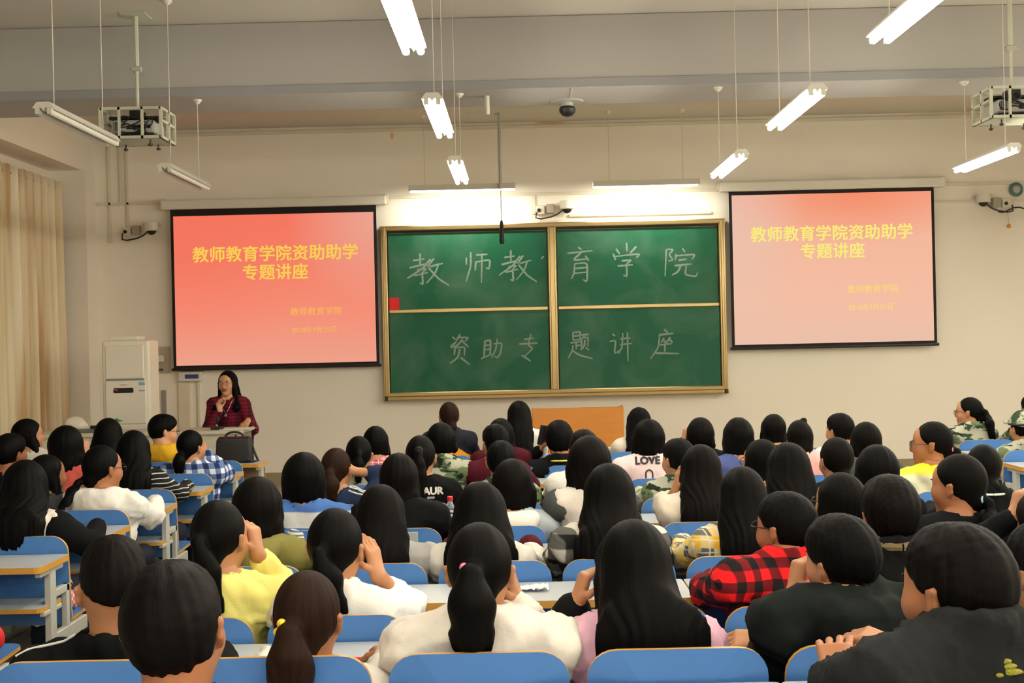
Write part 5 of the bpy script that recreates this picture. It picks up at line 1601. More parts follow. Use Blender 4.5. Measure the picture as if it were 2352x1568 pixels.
def build_people():
    # raised back rows, nearest the camera
    FIG['A1'] = sit(-2, 2, 398, 1285, 'man with short black hair seen from behind, at the bottom left', dict(style='short', vol=1.0, m=H_DARK), dict(m='charcoal', name='shirt'), male=True, hs=1.05, roll=-8, skin=M_SKIN2, dy=-0.06,
        arms={'L': PX(150, 1640, 0.36, d=(-0.7, 0.6, 0.25), n=(0, 0.3, -1), curl=0.5, pole=(-0.5, -0.5, -1))})
    FIG['A2'] = sit(-2, 5, 2192, 1199, 'man in a dark grey jacket, hands on the seat back, at bottom right', dict(style='short', m=H_DARK, vol=1.02), dict(m='slate', collar=True, g=0.022, wr=1.5), male=True, hs=0.99, yaw=32, skin=M_SKIN2, twist=24, torso_w=1.15, hunch=0.085, dy=-0.04,
        arms={'L': PX(1915, 1560, 0.42, d=(0.15, 0.75, 0.5), n=(0.2, 0.5, -0.8), curl=0.45, pole=(-1, -0.2, -0.6)), 'R': PX(2075, 1492, 0.46, d=(-0.8, 0.5, 0.25), n=(-0.2, 0.3, -0.9), curl=0.55, pole=(0.4, -0.3, -0.9))})
    # eighth row
    FIG['B1'] = sit(-1, 1, 256, 1229, 'man with a crew cut in a black jacket with white shoulder piping, lower left', dict(style='crew', m=H_DARK, fade=0.034), dict(m='black', collar=True, g=0.02), male=True, hs=1.08, hunch=0.01, yaw=22, pitch=-8, skin=M_SKIN, torso_w=1.05, dy=-0.05)
    FIG['B2'] = sit(-1, 2, 706, 1304, 'brown-haired girl with a short ponytail tied with yellow beads, lower left', pony(0.19, 0.025, rx=-0.012, thick=0.052, tip=0.85, hang=True, m=H_BROWN, tie=TIE_K, beads=((-0.020, 0.012), (-0.030, -0.010)), beadm=BEAD_Y), dict(m='offw', name='shirt'), hs=1.02, yaw=-6, pitch=-8, skin=M_SKIN2, dy=-0.10)
    FIG['B3'] = sit(-1, 3, 1100, 1196, 'woman in an ivory jacket with a long black ponytail, hand at her cheek', pony(0.30, 0.030, rx=-0.008, thick=0.052, tip=0.95, x=-0.005, tie=TIE_K, beads=((-0.018, 0.006),), beadm=TIE_PINK), dict(m='ivory', g=0.026, wr=1.8, collar=True), hs=1.03, yaw=-4, skin=M_SKIN, torso_w=1.12, dy=-0.04,
        arms={'R': PX(1192, 1392, 0.10, d=(-0.3, 0.1, 1), n=(-1, 0.2, 0), curl=0.9, pole=(0.45, 0.5, -1))})
    FIG['B4'] = sit(-1, 4, 1452, 1190, 'woman in a mauve jacket with very long straight black hair', lng(0.60, 0.086, wend=0.125, x=0.045, tk=2.0, vol=0.98), dict(m='mauve', g=0.017, cuff='black', t=0.9, wr=1.6), hs=1.05, yaw=8, glasses=True, torso_w=1.05, dy=0.02,
        arms={'L': PX(1322, 1392, 0.08, d=(0.35, 0.1, 1), n=(1, 0.2, 0.1), curl=0.85, pole=(-0.45, 0.5, -1))})
    FIG['B5'] = sit(-1, 5, 1930, 1180, 'young man with tousled black hair in a black hoodie, leaning on one hand', dict(style='short', vol=1.05, m=H_BLACK), dict(m='blackg', hood=1.0, g=0.024, wr=1.7), male=True, hs=0.96, hunch=0.06, yaw=28, roll=-6, skin=M_SKIN, torso_w=1.0, dy=0.0, twist=10,
        arms={'L': PX(1822, 1372, 0.12, d=(0.25, 0.15, 1), n=(0.9, 0.2, -0.1), curl=1.0, pole=(-0.1, 0.6, -1)), 'R': PX(1768, 1468, 0.26, d=(-1, 0.25, -0.05), n=(0, 0.5, -0.9), curl=0.45, pole=(0.8, -0.2, -0.7))})
    FIG['B6'] = sit(-1, 6, 2398, 1196, 'dark-haired person in black cut off by the right edge, lower right', dict(style='short', vol=1.05), dict(m='black', collar=True), male=True, hs=1.05, yaw=20)
    # seventh row
    FIG['C1'] = sit(0, 1, 502, 1146, 'girl in a pale yellow sweater with a black ponytail and pink hair tie', pony(0.36, 0.028, rx=-0.008, thick=0.033, x=0.10, tip=0.45, tie=TIE_PINK), dict(m='yellow', name='sweater', g=0.018, wr=1.8, t=0.8), hs=1.06, yaw=-14,
        arms={'R': PX(590, 1274, 0.08, d=(-0.15, 0.1, 1), n=(-1, 0.3, 0), curl=0.8, pole=(0.4, 0.4, -1))}, skin=M_SKIN)
    FIG['C2'] = sit(0, 2, 770, 1164, 'girl in a white sports shirt with a short swinging ponytail, raised hand', pony(0.25, 0.022, rx=-0.01, thick=0.036, x=0.075, tip=0.75, tie=TIE_K), dict(m='white', name='shirt', g=0.018, wr=1.8, t=0.55, collar=True), hs=1.10, yaw=-10, dy=-0.05,
        arms={'R': PX(868, 1322, 0.06, d=(-0.22, 0.1, 1), n=(-0.9, 0.5, 0), curl=0.35, pole=(0.5, 0.5, -1))}, skin=M_SKIN)
    FIG['C5'] = sit(0, 5, 1802, 1128, 'man in a red and black plaid shirt with short black hair', dict(style='short', m=H_BLACK, vol=1.02), dict(m='redplaid', collar=True, g=0.02, name='shirt', wr=1.5), male=True, hs=0.98, hunch=0.055, yaw=40, glasses=True, twist=12, torso_w=1.08, skin=M_SKIN2,
        arms={'L': PX(1668, 1330, 0.42, d=(0.9, 0.3, 0.25), n=(0, 0.3, -1), curl=0.4, pole=(-1, -0.1, -0.35))})
    FIG['C6'] = sit(0, 6, 2040, 1090, 'man with short black hair in a black jacket with brown collar', dict(style='short', m=H_DARK, vol=1.06), dict(m='black', collar=True, g=0.022), male=True, hs=1.06, hunch=0.05, yaw=0, skin=M_SKIN2)
    FIG['C7'] = sit(0, 7, 2398, 1122, 'person in black with short dark hair cut off by the right edge', dict(style='short', vol=1.0), 'black', hs=1.05, yaw=10, arms={'L': PX(2325, 1188, 0.08, d=(0.3, 0.1, 1), n=(1, 0, 0), curl=0.9, pole=(-0.6, 0.1, -1))})
    # sixth row
    FIG['D1'] = sit(1, 1, 590, 1094, 'girl in an olive hoodie with straight dark brown hair', lng(0.285, 0.098, wend=0.092, m=H_DARK), dict(m='olive', hood=1.0, name='hoodie'), hs=1.02)
    FIG['D2'] = sit(1, 2, 874, 1112, 'woman in a light grey cardigan with long dark hair', lng(0.46, 0.092, wend=0.085, m=H_DARK), dict(m='grey', name='cardigan'), hs=1.0)
    FIG['D3'] = sit(1, 3, 1102, 1106, 'woman with loose long black hair in a cream sweater with maroon cuffs', lng(0.42, 0.108, wend=0.12), dict(m='offw', cuff='maroon', t=0.95, name='sweater', g=0.02), hs=1.04)
    FIG['D4'] = sit(1, 4, 1397, 1063, 'woman in a black and white buffalo-check coat with long black hair', lng(0.40, 0.100, wend=0.125, x=-0.02, tk=1.5), dict(m='bwplaid', g=0.03, wr=1.6, collar=True, name='coat'), hs=1.06, torso_w=1.0)
    FIG['D5'] = sit(1, 5, 1702, 1070, 'woman in a yellow plaid shirt with long black hair', lng(0.46, 0.090, wend=0.085, x=0.02), dict(m='yelplaid', g=0.02, name='shirt'), hs=1.0)
    FIG['D6'] = sit(1, 6, 1925, 1084, 'long-haired woman with glasses in black, left of the man with brown collar', lng(0.34, 0.088), 'black', hs=0.98, yaw=30, glasses=True)
    FIG['D7'] = sit(1, 7, 2196, 1041, 'woman in a black jacket with hair tied low, face turned left', pony(0.16, -0.04, thick=0.026, tie=TIE_BLUE, vol=1.04), dict(m='black', g=0.02), hs=1.04, yaw=42, skin=M_SKIN2)
    # fifth row
    FIG['E1'] = sit(2, 1, 697, 1038, 'girl in a blue and grey striped top with a black bob', dict(style='bob', len=0.235, w=0.098), dict(m='bstripe', name='shirt', g=0.018), hs=1.03, torso_w=1.08)
    FIG['E2'] = sit(2, 2, 915, 1040, 'woman in a plain black sweater with long dark brown hair', lng(0.28, 0.086, m=H_DARK), dict(m='black', g=0.02, name='sweater'), hs=0.98, torso_w=1.05)
    FIG['E3'] = sit(2, 3, 1175, 1053, 'girl with messy shoulder-length hair in a white hooded denim jacket', lng(0.24, 0.092, x=0.05, m=H_DARK), dict(m='denim', hood=1.15, hood_m='white', g=0.02), hs=1.04)
    FIG['E4'] = sit(2, 4, 1352, 1000, 'girl in a white T-shirt with dark grey sleeves and wavy dark hair', lng(0.25, 0.105, x=-0.03, m=H_DARK), dict(m='ivory', sleeve='dgrey', name='shirt', g=0.014), hs=1.04, torso_w=0.9)
    FIG['E5'] = sit(2, 5, 1606, 1020, 'woman in a cream jacket holding one hand to her long brown-black hair', lng(0.42, 0.082, wend=0.085, m=H_DARK), dict(m='cream', g=0.022, name='jacket', t=0.3), hs=1.0, yaw=14,
        arms={'L': PX(1553, 1128, 0.02, d=(0.2, 0.1, 1), n=(1, 0.2, 0), curl=0.25, pole=(-0.35, 0.5, -1))})
    FIG['E6'] = sit(2, 6, 1806, 1015, 'woman in black with long black hair, right of the girl touching her hair', lng(0.42, 0.098, wend=0.10), 'black', hs=1.04, yaw=12)
    FIG['E7'] = sit(2, 7, 2010, 1020, 'woman with long black hair in black before the cream front wall', lng(0.36, 0.10), 'black', hs=1.02)
    FIG['E8'] = sit(2, 8, 2254, 1018, 'person in a black jacket with a thin white collar line', dict(style='lowbun', vol=1.0), dict(m='black', collar=True), hs=0.96)
    # fourth row
    FIG['F1'] = sit(3, 1, 772, 1027, 'girl in a navy jersey with a long brown ponytail, elbow raised', pony(0.28, 0.008, thick=0.044, tip=0.7, m=H_BROWN, tie=TIE_K), dict(m='navy', name='jersey', t=0.5), hs=1.0, yaw=-10,
        arms={'R': PX(806, 1082, 0.05, d=(-0.7, 0.1, 0.6), n=(-0.6, 0.6, 0), curl=0.5, pole=(0.9, 0.0, -0.8))})
    FIG['F2'] = sit(3, 2, 965, 998, 'girl with a black ponytail in a black sweatshirt with white lettering', pony(0.26, 0.05, thick=0.032, x=0.01, tie=TIE_K, m=H_DARK), dict(m='black', name='sweatshirt', g=0.02), hs=1.02)
    FIG['F3'] = sit(3, 3, 1150, 1010, 'student in a camouflage uniform with short hair, hair behind ears', dict(style='short', vol=0.98), dict(m='camo', collar=True), hs=0.98)
    FIG['F4'] = sit(3, 4, 1340, 985, 'dark-haired student in a white jacket, mostly hidden behind the wavy-haired girl', dict(style='short', vol=1.0, m=H_DARK), 'white', hs=0.98)
    FIG['F5'] = sit(3, 5, 1557, 1005, 'student in camouflage left of the girl touching her hair', dict(style='short', vol=0.98), dict(m='camo', collar=True), hs=0.98, yaw=26)
    FIG['F6'] = sit(3, 6, 1745, 1008, 'woman with glasses and black hair in black, behind the blue-jacketed girl', lng(0.25, 0.084), 'black', hs=1.0, yaw=34, glasses=True)
    FIG['F7'] = sit(3, 7, 1918, 1003, 'girl with pinned-up dark hair in black, bare neck showing', dict(style='lowbun', m=H_DARK, vol=1.04), 'black', hs=1.05, yaw=10)
    FIG['F8'] = sit(3, 8, 2136, 966, 'girl in a yellow and white jacket with glasses, in profile facing left', pony(0.16, -0.02, thick=0.03, tie=TIE_PINK), dict(m='yelwhite', hood=0.9), hs=1.05, yaw=66, glasses=True, skin=M_SKIN2, dy=0.1)
    # third row
    FIG['G1'] = sit(4, 1, 823, 1000, 'girl in camouflage with a ponytail and silver clip', pony(0.22, 0.035, thick=0.03, tie=TIE_SILVER), dict(m='camo', collar=True), hs=1.0, yaw=6)
    FIG['G2'] = sit(4, 2, 1012, 970, 'student in camouflage with short black hair before the navy and amber jacket', dict(style='bob', len=0.17, w=0.08), dict(m='camo', collar=True), hs=0.98)
    FIG['G3'] = sit(4, 3, 1137, 973, 'short-haired student in a maroon jacket', dict(style='short', vol=1.0), 'maroon', hs=0.97, yaw=20)
    FIG['G5'] = sit(4, 5, 1487, 962, 'girl in a pink and white top printed LOVE with a straight bob', dict(style='bob', len=0.225, w=0.096), dict(m='pinkw', name='shirt', g=0.018), hs=1.0, yaw=14, glasses=True, torso_w=1.05)
    FIG['G6'] = sit(4, 6, 1694, 958, 'girl in a blue-violet top with black hair over her shoulders', lng(0.24, 0.088), dict(m='blue', name='top'), hs=1.0)
    FIG['G7'] = sit(4, 7, 1833, 963, 'girl in a pink top with a small hair bun', dict(style='bun', br=0.022, by=-0.02, bz=0.122, bx=0.03, fall=True, m=H_DARK), dict(m='pink', name='top'), hs=0.9, yaw=6)
    FIG['G8'] = sit(4, 8, 1986, 968, 'girl in a grey top with black hair hanging loose, third row right', lng(0.24, 0.086), dict(m='dgrey', name='top'), hs=0.98)
    # second row
    FIG['H1'] = sit(5, 1, 862, 978, 'girl in a pink plaid top with straight black hair', lng(0.20, 0.078), dict(m='pinkplaid', name='shirt'), hs=0.95)
    FIG['H3'] = sit(5, 3, 1150, 960, 'long-haired girl in a maroon cardigan behind the short-haired maroon student', lng(0.30, 0.078, x=0.05), dict(m='maroon', name='cardigan'), hs=0.93, yaw=-12)
    FIG['H4'] = sit(5, 4, 1283, 965, 'man in a black jacket with yellow piping holding up a phone', dict(style='short', vol=1.06), dict(m='black', collar=True), male=True, hs=1.10, dy=-0.1,
        arms={'L': PX(1240, 1032, 0.12, d=(0.3, 0.1, 1), n=(0.8, 0.4, 0), curl=0.7, pole=(-0.8, 0.0, -1))})
    FIG['H6'] = sit(5, 6, 1607, 958, 'girl with a dark brown bob in black, one hand raised', dict(style='bob', len=0.20, w=0.082, m=H_DARK), 'black', hs=1.0,
        arms={'L': PX(1570, 1015, 0.08, d=(0.3, 0.1, 1), n=(0.8, 0.4, 0), curl=0.8, pole=(-0.6, 0.0, -1))})
    FIG['H7'] = sit(5, 7, 1775, 950, 'girl with smooth long black hair left of the girl with a bun', lng(0.26, 0.072), 'black', hs=0.92)
    FIG['H8'] = sit(5, 8, 1927, 948, 'short-haired student with a white collar, face turned slightly left', dict(style='short', vol=1.0), dict(m='white', collar=True), hs=1.0, yaw=26)
    # front row
    FIG['I2'] = sit(6, 2, 1030, 922, 'woman in a navy and amber jacket with a low brown bun, front row', dict(style='lowbun', m=H_BROWN), dict(m='navyamber', collar=True), hs=0.95, yaw=16)
    FIG['I3'] = sit(6, 3, 1192, 920, 'woman in white with very long black hair, front row beside the orange podium', lng(0.46, 0.078, wend=0.082), dict(m='white', name='shirt'), hs=0.95, yaw=-8)
    FIG['I5'] = sit(6, 5, 1466, 935, 'woman with long black hair in a cream top, front row right of the podium', lng(0.40, 0.080), dict(m='cream', name='top'), hs=0.98, yaw=10)
    # left block
    FIG['J1'] = sit(2, 1, 58, 1056, 'woman with very long black hair in a white hooded black jacket, left edge', lng(0.56, 0.100, wend=0.11, clear=-0.03), dict(m='ivory', sleeve='black', hood=0.9, g=0.022, wr=1.4), hs=1.06, yaw=-10, block='L', dy=0.02)
    FIG['J2'] = sit(3, 1, 233, 1022, 'girl in a white hoodie with glasses and a low side ponytail', pony(0.30, -0.045, rx=-0.035, thick=0.030, x=-0.13, tip=0.8, vol=1.03), dict(m='white', hood=1.5, name='hoodie', g=0.024, wr=1.6), hs=1.06, yaw=-34, block='L', glasses=True, skin=M_SKIN2, torso_w=0.98)
    FIG['J3'] = sit(3, 2, 106, 1044, 'girl with loose black hair turned right, beside the curtain side desks', lng(0.30, 0.078), dict(m='dgrey'), hs=0.95, yaw=-48, block='L', skin=M_SKIN2)
    FIG['J4'] = sit(4, 1, 306, 988, 'woman in a black and white striped top with very long black hair', lng(0.50, 0.096, wend=0.10), dict(m='nstripe', name='shirt'), hs=1.03, yaw=-8, block='L')
    FIG['J5'] = sit(4, 2, 152, 977, 'woman in a salmon red top with loose black hair', lng(0.30, 0.105), dict(m='salmon', name='top'), hs=1.06, yaw=-14, block='L',
        arms={'R': PX(196, 1045, 0.06, d=(-0.2, 0.1, 1), n=(-0.9, 0.4, 0), curl=0.8, pole=(0.6, 0.0, -1))})
    FIG['J6'] = sit(4, 3, 20, 996, 'dark-haired student in black cut off by the left edge', dict(style='short', vol=1.04), 'black', hs=1.0, yaw=-24, block='L', skin=M_SKIN2)
    FIG['J7'] = sit(5, 1, 437, 987, 'girl in a blue and white plaid shirt with a black ponytail', pony(0.26, -0.03, thick=0.036, tip=0.9, x=-0.01, vol=1.04), dict(m='blueplaid', name='shirt', g=0.022), hs=1.0, yaw=-26, block='L', torso_w=1.08,
        arms={'R': PX(472, 1045, 0.08, d=(-0.4, 0.1, 0.9), n=(-0.8, 0.5, 0), curl=0.9, pole=(0.6, 0.3, -0.9))})
    FIG['J8'] = sit(5, 2, 248, 960, 'woman with long black hair in black in front of the air conditioner', lng(0.40, 0.086), 'black', hs=0.98, yaw=-8, block='L')
    FIG['J9'] = sit(5, 3, 62, 962, 'girl in a white top with a black bob, in profile before the curtain', dict(style='bob', len=0.24, w=0.075), dict(m='offw', name='top'), hs=0.96, yaw=-60, block='L')
    FIG['J10'] = sit(6, 2, 373, 952, 'girl in a mustard yellow hoodie with short hair and glasses, in profile', dict(style='short', vol=1.06), dict(m='mustard', hood=1.2, name='hoodie'), hs=1.02, yaw=-58, pitch=8, glasses=True, block='L', skin=M_SKIN3)
    # right block
    FIG['K1'] = sit(6, 1, 2222, 911, 'girl in camouflage with glasses and a long ponytail, in profile', pony(0.26, 0.02, thick=0.032, x=0.07, tip=0.8), dict(m='camo', collar=True), hs=0.98, yaw=58, glasses=True, block='R')
    FIG['K2'] = sit(5, 1, 2346, 944, 'student in camouflage with a camouflage cap at the right edge', dict(style='short', vol=1.0), dict(m='camo', collar=True), hs=1.0, yaw=10, block='R')
    FIG['K3'] = sit(6, 2, 2368, 905, 'dark-haired student at the right edge behind the camouflage cap', dict(style='short', vol=1.0), 'camo', hs=0.98, yaw=10, block='R')
def navy_amber():
    m, nt, b, tc, sp = pat_base('navy amber')
    ad = nt.nodes.new('ShaderNodeMath'); ad.operation = 'MULTIPLY_ADD'; ad.inputs[1].default_value = 1.4
    nt.links.new(sp.outputs['Z'], ad.inputs[0]); nt.links.new(sp.outputs['X'], ad.inputs[2])
    g = nt.nodes.new('ShaderNodeMath'); g.operation = 'LESS_THAN'; g.inputs[1].default_value = 1.36
    nt.links.new(ad.outputs[0], g.inputs[0])
    h = nt.nodes.new('ShaderNodeMath'); h.operation = 'GREATER_THAN'; h.inputs[1].default_value = 0.02
    nt.links.new(sp.outputs['X'], h.inputs[0])
    mu = nt.nodes.new('ShaderNodeMath'); mu.operation = 'MULTIPLY'
    nt.links.new(g.outputs[0], mu.inputs[0]); nt.links.new(h.outputs[0], mu.inputs[1])
    nt.links.new(mixc(nt, mu.outputs[0], lin(26, 28, 38), lin(222, 150, 40)), b.inputs['Base Color'])
    return m
C['navyamber'] = navy_amber()
C['pinkw'] = cloth('pink white', (230, 206, 204))
build_people()
# lecturer
FIG['T'] = person('woman lecturer in a dark red checked blouse speaking behind the lectern', (521, 851), 12.42, P(535, 900, 12.42).x, lng(0.40, 0.084, front=True, m=H_DARK, line=0.016),
                  dict(m='wineplaid', name='blouse', vneck=True, t=0.93, g=0.014), stand=True, rot=math.pi, hipY=12.55, hs=0.98, torso_w=0.92, hunch=0.0, yaw=-12, pitch=2, skin=M_SKIN3, glasses=mat('spectacle frame brown', lin(120, 92, 80), 0.4),
                  arms={'R': PX(504, 944, -0.22, d=(0.1, 0.25, 1), n=(-0.7, 0.3, 0), curl=0.75, pole=(0.5, 0.0, -1)), 'L': PX(569, 966, -0.24, d=(0.2, 0.7, -0.5), n=(0, -0.2, -1), curl=0.3, pole=(-0.05, -1, -0.6))})
# ------------------------------------------------------------------ prints and trims on clothes
from mathutils.bvhtree import BVHTree
def bvh_of(o):
    me = o.data
    return BVHTree.FromPolygons([v.co.copy() for v in me.vertices], [tuple(p.vertices) for p in me.polygons])
def back_y(bvh, x, z, ofs=0.004):
    h = bvh.ray_cast(Vector((x, -1.0, z)), Vector((0, 1, 0)))
    return (h[0].y - ofs) if h[0] is not None else None
def hit_px(fig, px, py, bvh=None):
    root, cl, sk = fig
    bvh = bvh or bvh_of(cl)
    o_ = Vector((0, 0, CAM_Z)) - Vector(sk['org']); d_ = (P(px, py, 1.0) - Vector((0, 0, CAM_Z))).normalized()
    h = bvh.ray_cast(o_, d_)
    return None if h[0] is None else np.array(h[0])
def print_on_back(fig, me, px, py, m, name, subdiv=True):
    """lay a flat x-y mesh on the back of a garment, centred where the photo shows it"""
    root, cl, sk = fig
    bvh = bvh_of(cl)
    c = hit_px(fig, px, py, bvh)
    if c is None: c = np.array(P(px, py, sk['org'][1] - 0.1)) - sk['org']
    vs = [(v.co.x + c[0], v.co.y + c[2]) for v in me.vertices]
    for v, (x, z) in zip(me.vertices, vs):
        y = back_y(bvh, x, z)
        if y is None: y = c[1]
        v.co = (x, y, z)
    return obj(name, me, m, cl)
def subdivided(me, n=1):
    bm = BM(); bm.from_mesh(me); bmesh.ops.triangulate(bm, faces=bm.faces[:])
    bmesh.ops.subdivide_edges(bm, edges=[e for e in bm.edges if e.calc_length() > 0.03], cuts=n)
    bm.to_mesh(me); bm.free(); return me
M_PRINTK = mat('black print', lin(34, 32, 34), 0.7); M_PRINTW = mat('white print', lin(214, 208, 196), 0.7)
me = subdivided(text_mesh('LOVE', 0.062, 0.004, 'CENTER', 1.05)); print_on_back(FIG['G5'], me, 1487, 1058, M_PRINTK, 'lettering')
bm = BM()     # arch print below the word
pts = [(0.026 * math.cos(a), 0.02 * math.sin(a) * 1.4) for a in [math.pi * k / 10 for k in range(11)]]
pts = [(0.026, -0.05)] + pts + [(-0.026, -0.05)]
prev = None
for i, (x, z) in enumerate(pts):
    k = 0.62
    a, b = bm.verts.new((x * 1.0, z, 0)), bm.verts.new((x * k, z * (k if z > 0 else 1), 0))
    if prev: bm.faces.new((prev[0], a, b, prev[1]))
    prev = (a, b)
me = bpy.data.meshes.new('arch'); bm.to_mesh(me); bm.free()
print_on_back(FIG['G5'], me, 1491, 1088, M_PRINTK, 'arch_print')
me = subdivided(text_mesh('AUR', 0.055, 0.003, 'CENTER', 1.0)); print_on_back(FIG['F2'], me, 995, 1128, M_PRINTW, 'lettering')
bm = BM(); box(bm, -0.02, 0.02, -0.006, 0.006, -0.0005, 0.0005); me = bpy.data.meshes.new('bar'); bm.to_mesh(me); bm.free()
print_on_back(FIG['F2'], me, 990, 1143, M_PRINTW, 'print_bar')
# embroidered emblem on the grey jacket, lower right
root, cl, sk = FIG['A2']
bvh = bvh_of(cl)
M_EMB = mat('olive gold embroidery', lin(150, 146, 40), 0.7, var=0.4, scale=160, bump=0.8, bscale=260)
c = hit_px(FIG['A2'], 2312, 1530, bvh)
for (dx, dz, w, h) in ((0.0, -0.008, 0.026, 0.007), (-0.003, 0.002, 0.019, 0.006), (-0.005, 0.011, 0.011, 0.005), (0.022, -0.010, 0.007, 0.003), (-0.020, -0.010, 0.007, 0.004)):
    if c is None: continue
    y = back_y(bvh, c[0] + dx, c[2] + dz, 0.0)
    if y is None: continue
    bv_, bq = ball((c[0] + dx, y, c[2] + dz), (w, 0.005, h), None, 14, 6)
    obj('emblem', np_mesh('emblem', [(bv_, bq, 0)]), M_EMB, cl)
def seam(fig, pts, m, r, name, ofs=0.002):
    root, cl, sk = fig
    bvh = bvh_of(cl); out = []
    for (x, z) in pts:
        y = back_y(bvh, x, z, ofs)
        if y is not None: out.append((x, y, z))
    if len(out) > 2:
        for _ in range(2): out = [out[0]] + [tuple((np.array(out[i-1]) + np.array(out[i]) * 2 + np.array(out[i+1])) / 4) for i in range(1, len(out)-1)] + [out[-1]]
        bm = BM(); tube(bm, out, r, 6); obj(name, bm, m, cl)
def top_seam(fig, xs, m, r, name, ofs=0.002):
    """a line over the shoulders: dropped on the garment from above, a little behind the ridge"""
    root, cl, sk = fig
    bvh = bvh_of(cl); out = []
    for (x, y) in xs:
        h = bvh.ray_cast(Vector((x, y, 2.0)), Vector((0, 0, -1)))
        if h[0] is not None: out.append((x, y, h[0].z + ofs))
    if len(out) > 2:
        bm = BM(); tube(bm, out, r, 6); obj(name, bm, m, cl)
M_PIPEW = mat('white piping', lin(214, 212, 204), 0.6); M_PIPEY = mat('yellow piping', lin(206, 200, 60), 0.6)
sk = FIG['B1'][2]; N_, S_ = sk['N'], sk['S']
for s in (-1, 1):
    top_seam(FIG['B1'], [(N_[0] + s * (0.085 + 0.03 * k), N_[1] - 0.025 - 0.002 * k) for k in range(6)], M_PIPEW, 0.0035, 'shoulder_piping')
sk = FIG['F1'][2]; N_, S_ = sk['N'], sk['S']
for kk in range(3):
    top_seam(FIG['F1'], [(N_[0] + 0.075 + 0.022 * k, N_[1] - 0.05 + 0.022 * kk) for k in range(6)], M_PIPEW, 0.005, 'shoulder_stripe')
for nm, m_ in (('H4', M_PIPEY), ('E8', M_PIPEW)):
    sk = FIG[nm][2]; N_ = sk['N']
    bm = BM(); tube(bm, [(N_[0] + 0.086 * math.sin(a), N_[1] - 0.004 - 0.082 * math.cos(a), N_[2] + 0.012) for a in [2 * math.pi * k / 16 for k in range(17)]], 0.006, 6, cap=False)
    obj('collar_piping', bm, m_, FIG[nm][1])
# brown patterned collar of the man in row seven
sk = FIG['C6'][2]; N_ = sk['N']
bm = BM(); tube(bm, [(N_[0] + 0.080 * math.sin(a), N_[1] - 0.002 - 0.078 * math.cos(a), N_[2] + 0.032) for a in [2 * math.pi * k / 16 for k in range(17)]], 0.016, 8, cap=False)
smooth(obj('collar', bm, mat('brown collar', lin(104, 88, 58), 0.9, var=0.4, scale=40), FIG['C6'][1]))
# camouflage cap
root, cl, sk = FIG['K2']
Cc_, R_ = sk['Cc'], sk['R']
f = Field(Cc_ - 0.16, Cc_ + 0.20, 0.008)
f.ell(Cc_ + R_ @ V3(0, -0.012, 0.035), (0.100, 0.118, 0.108), R_, 0.0)
f.half(R_ @ unit(V3(0, 0.12, -1)), Cc_ + R_ @ V3(0, 0, 0.035), 0.006)
f.cap(Cc_ + R_ @ V3(-0.05, 0.09, 0.045), Cc_ + R_ @ V3(0.05, 0.09, 0.045), 0.045, 0.045, 0.02, (1, 1, 3.5))
v_, q_ = f.mesh(); cap_o = obj('cap', np_mesh('cap', [(v_, q_, 0)]), C['camo'], root)
bm = BM(); tube(bm, [Vector(Cc_ + R_ @ V3(0.099 * math.sin(a), -0.012 - 0.117 * math.cos(a), 0.04)) for a in [2 * math.pi * k / 20 for k in range(21)]], 0.009, 6, cap=False)
obj('cap_band', bm, M_DARK, cap_o)
# pendant of the lecturer
sk = FIG['T'][2]; N_ = sk['N']
bm = BM(); tube(bm, [(N_[0] - 0.06, N_[1] + 0.06, N_[2]), (N_[0] - 0.03, N_[1] + 0.115, N_[2] - 0.09), (N_[0], N_[1] + 0.135, N_[2] - 0.15), (N_[0] + 0.03, N_[1] + 0.115, N_[2] - 0.09), (N_[0] + 0.06, N_[1] + 0.06, N_[2])], 0.002, 6)
nk = obj('necklace', bm, TIE_SILVER, FIG['T'][0])
obj('pendant', box(BM(), N_[0] - 0.012, N_[0] + 0.012, N_[1] + 0.132, N_[1] + 0.142, N_[2] - 0.172, N_[2] - 0.15, 0.003), TIE_SILVER, nk)

# ------------------------------------------------------------------ things on desks and seats
# phone of the man in the second row
sk = FIG['H4'][2]; E_, W_, hi_ = sk['ar'][-1]
pw = sk['org'] + W_ + V3(0.03, -0.03, 0.10)
ph = obj('phone', box(BM(), -0.037, 0.037, -0.004, 0.004, -0.07, 0.07, 0.003), M_DARK, loc=tuple(pw)); ph.rotation_euler = (0.1, 0.2, 0.2)
tag(ph, 'dark mobile phone held up in the second row', 'phone')
# cola bottle
c = P(1035, 1213, 6.45)
bt = empty('drink_bottle', (c.x, 6.45, 0.76)); tag(bt, 'small plastic cola bottle with red cap on a fifth-row desk', 'bottle')
m_pet, ntp, bp_ = new_mat('clear bottle plastic')
bp_.inputs['Base Color'].default_value = (0.9, 0.9, 0.9, 1); bp_.inputs['Transmission Weight'].default_value = 0.85; bp_.inputs['Roughness'].default_value = 0.08; bp_.inputs['IOR'].default_value = 1.3
bm = BM(); lathe(bm, [(0.018, 0), (0.024, 0.006), (0.024, 0.05), (0.022, 0.055), (0.024, 0.062), (0.024, 0.085), (0.018, 0.108), (0.012, 0.122), (0.0115, 0.128)], 18); smooth(obj('body', bm, m_pet, bt))
bm = BM(); lathe(bm, [(0.021, 0.004), (0.0225, 0.006), (0.0225, 0.035), (0.02, 0.036)], 16); smooth(obj('drink', bm, mat('cola', lin(150, 24, 26), 0.2), bt))
bm = BM(); lathe(bm, [(0.0245, 0.048), (0.0248, 0.05), (0.0248, 0.082), (0.0245, 0.084)], 18)
smooth(obj('wrapper', bm, stripes('bottle wrapper', lin(206, 202, 198), lin(70, 62, 66), 0.021, 0.6), bt))
